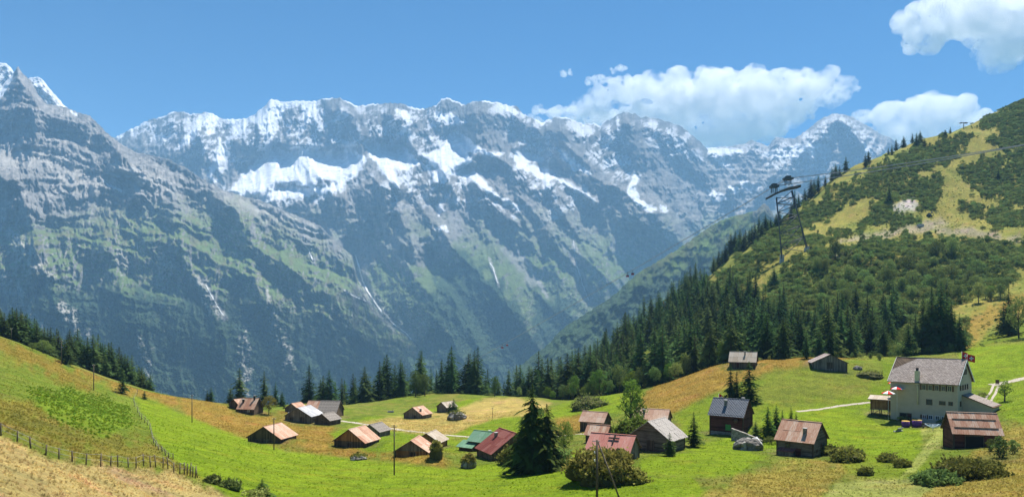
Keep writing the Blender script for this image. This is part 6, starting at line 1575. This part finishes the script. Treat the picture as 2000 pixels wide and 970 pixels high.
def vapour(name, scale, dens, lo, hi):
    """White scattering vapour, thick in the billows and torn thin between them."""
    m = bpy.data.materials.new(name); m.use_nodes = True
    n_ = m.node_tree; n_.nodes.clear()
    cv = n_.nodes.new('ShaderNodeVolumeScatter'); out = n_.nodes.new('ShaderNodeOutputMaterial')
    cv.inputs['Color'].default_value = (1, 1, 1, 1); cv.inputs['Anisotropy'].default_value = 0.0
    g = n_.nodes.new('ShaderNodeTexCoord')
    nz = noise_node(n_, scale, 5, .62, g.outputs['Object'], 0.3)
    mr = n_.nodes.new('ShaderNodeMapRange'); mr.inputs[1].default_value = lo; mr.inputs[2].default_value = hi; mr.inputs[3].default_value = 0.0; mr.inputs[4].default_value = dens
    n_.links.new(nz.outputs[0], mr.inputs[0]); n_.links.new(mr.outputs[0], cv.inputs['Density']); n_.links.new(cv.outputs[0], out.inputs['Volume'])
    return m
cm = vapour('cloud_vapour', 1 / 420.0, 0.0075, .38, .60); cm_small = vapour('wisp_vapour', 1 / 90.0, 0.010, .38, .60)
S.cycles.volume_step_rate = 0.25; S.cycles.volume_max_steps = 256

CLOUDS = [
 ('long flat-topped white cumulus resting on the ridge between the range and the far peak', 13200, [(1330,195,100,46),(1440,185,110,42),(1550,178,85,36),(1625,178,52,32),(1240,170,64,24),(1190,190,60,22),(1340,250,120,32),(1260,222,100,22),(1450,250,100,34),(1390,148,30,20),(1110,228,90,26),(1165,200,60,16),(1540,215,70,26),(1500,152,60,14),(1380,275,90,22),(1200,225,60,16)]),
 ('white cumulus behind the hillside right of the far pyramid peak', 13200, [(1780,240,70,44),(1840,222,70,34),(1810,208,45,24),(1890,245,60,24),(1735,255,45,24),(1690,228,30,11),(1920,232,26,9),(1800,265,80,30)]),
 ('ragged white cloud cut off by the top right corner', 12600, [(1900,25,100,44),(1820,65,65,30),(1960,80,60,44),(1990,40,60,50),(1850,20,70,36),(1950,120,30,16),(2080,40,80,50),(1775,45,28,16)]),
 ('tiny lone puff of cloud above the snowy ridge', 13200, [(1101,144,8,6),(1109,143,8,6)]),
 ('small wisp of cloud at the left end of the long cumulus', 13200, [(1158,158,12,8),(1172,156,14,9),(1186,157,12,8)]),
 ('short wisp of cloud above the left end of the long cumulus', 13200, [(1200,135,11,7),(1212,134,12,7)]),
]
def biggest_piece(me):
    """Keep the one connected body, drop stray specks."""
    n = len(me.vertices); E = np.empty(len(me.edges) * 2, np.int32); me.edges.foreach_get('vertices', E); E = E.reshape(-1, 2)
    lab = np.arange(n)
    while True:
        m = np.minimum(lab[E[:, 0]], lab[E[:, 1]]); new = lab.copy()
        np.minimum.at(new, E[:, 0], m); np.minimum.at(new, E[:, 1], m)
        for _ in range(12): new = new[new]
        if (new == lab).all(): break
        lab = new
    ids, cnt = np.unique(lab, return_counts=True); best = ids[cnt.argmax()]
    co = np.empty(n * 3, np.float32); me.vertices.foreach_get('co', co); co = co.reshape(-1, 3)
    L_ = np.empty(len(me.loops), np.int32); me.loops.foreach_get('vertex_index', L_)
    st = np.empty(len(me.polygons), np.int32); me.polygons.foreach_get('loop_start', st); Q = np.stack([L_[st + k] for k in range(4)], 1)
    keep = lab == best; idx = np.cumsum(keep) - 1; Q = idx[Q[keep[Q[:, 0]]]]
    out = bpy.data.meshes.new('cloud'); out.vertices.add(int(keep.sum())); out.vertices.foreach_set('co', co[keep].ravel())
    out.loops.add(len(Q) * 4); out.loops.foreach_set('vertex_index', Q.ravel().astype(np.int32)); out.polygons.add(len(Q)); out.polygons.foreach_set('loop_start', np.arange(0, len(Q) * 4, 4, dtype=np.int32)); out.update()
    return out
for i, (lab_, Y0, pf) in enumerate(CLOUDS):
    o = link('cloud', cloud_mesh('cloud', pf, 900 + i, Y0), cm if i < 3 else cm_small, label=lab_, category='cloud', group='fair-weather clouds')
    rm = o.modifiers.new('union', 'REMESH'); rm.mode = 'VOXEL'; rm.voxel_size = 30 if i < 3 else 11
    dg = bpy.context.evaluated_depsgraph_get()
    old = o.data; me = biggest_piece(bpy.data.meshes.new_from_object(o.evaluated_get(dg))); o.modifiers.clear(); o.data = me; me.materials.append(cm if i < 3 else cm_small); bpy.data.meshes.remove(old)
    A = np.empty(len(me.vertices) * 3, np.float32); me.vertices.foreach_get('co', A); A = A.reshape(-1, 3)
    nr = np.empty(len(me.vertices) * 3, np.float32); me.vertices.foreach_get('normal', nr); nr = nr.reshape(-1, 3)
    k = 1.0 if i < 3 else .25
    u, v_ = A[:, 0] / k + .6 * A[:, 1] / k, A[:, 2] / k - .5 * A[:, 1] / k
    d = sum(-st * (ridged(u / sz, v_ / sz, 2, 701 + j) - .5) for j, (sz, st) in enumerate(((560, 120), (240, 70), (110, 24), (50, 8))))
    A = A + nr * (d * k)[:, None]
    me.vertices.foreach_set('co', A.ravel()); me.update()
HAZE = 0.000082
# ------------------------------------------------------------------ the air
hm = bpy.data.materials.new('haze_air'); hm.use_nodes = True
hn = hm.node_tree; hn.nodes.clear()
pv = hn.nodes.new('ShaderNodeVolumePrincipled'); ho = hn.nodes.new('ShaderNodeOutputMaterial')
pv.inputs['Color'].default_value = (0.31, 0.58, 0.87, 1); pv.inputs['Density'].default_value = HAZE
pv.inputs['Anisotropy'].default_value = 0.0
hn.links.new(pv.outputs[0], ho.inputs['Volume'])
x0, x1, y0, y1, z0, z1 = -9000, 9000, -400, 11500, -905, 2680
hv = [(x, y, z) for z in (z0, z1) for y in (y0, y1) for x in (x0, x1)]
hf = [(0, 2, 3, 1), (4, 5, 7, 6), (0, 1, 5, 4), (2, 6, 7, 3), (0, 4, 6, 2), (1, 3, 7, 5)]
hme = bpy.data.meshes.new('haze'); hme.from_pydata(hv, [], hf); hme.update()
link('haze', hme, hm, kind='stuff', label='thin blue summer haze filling the valley air', category='haze')
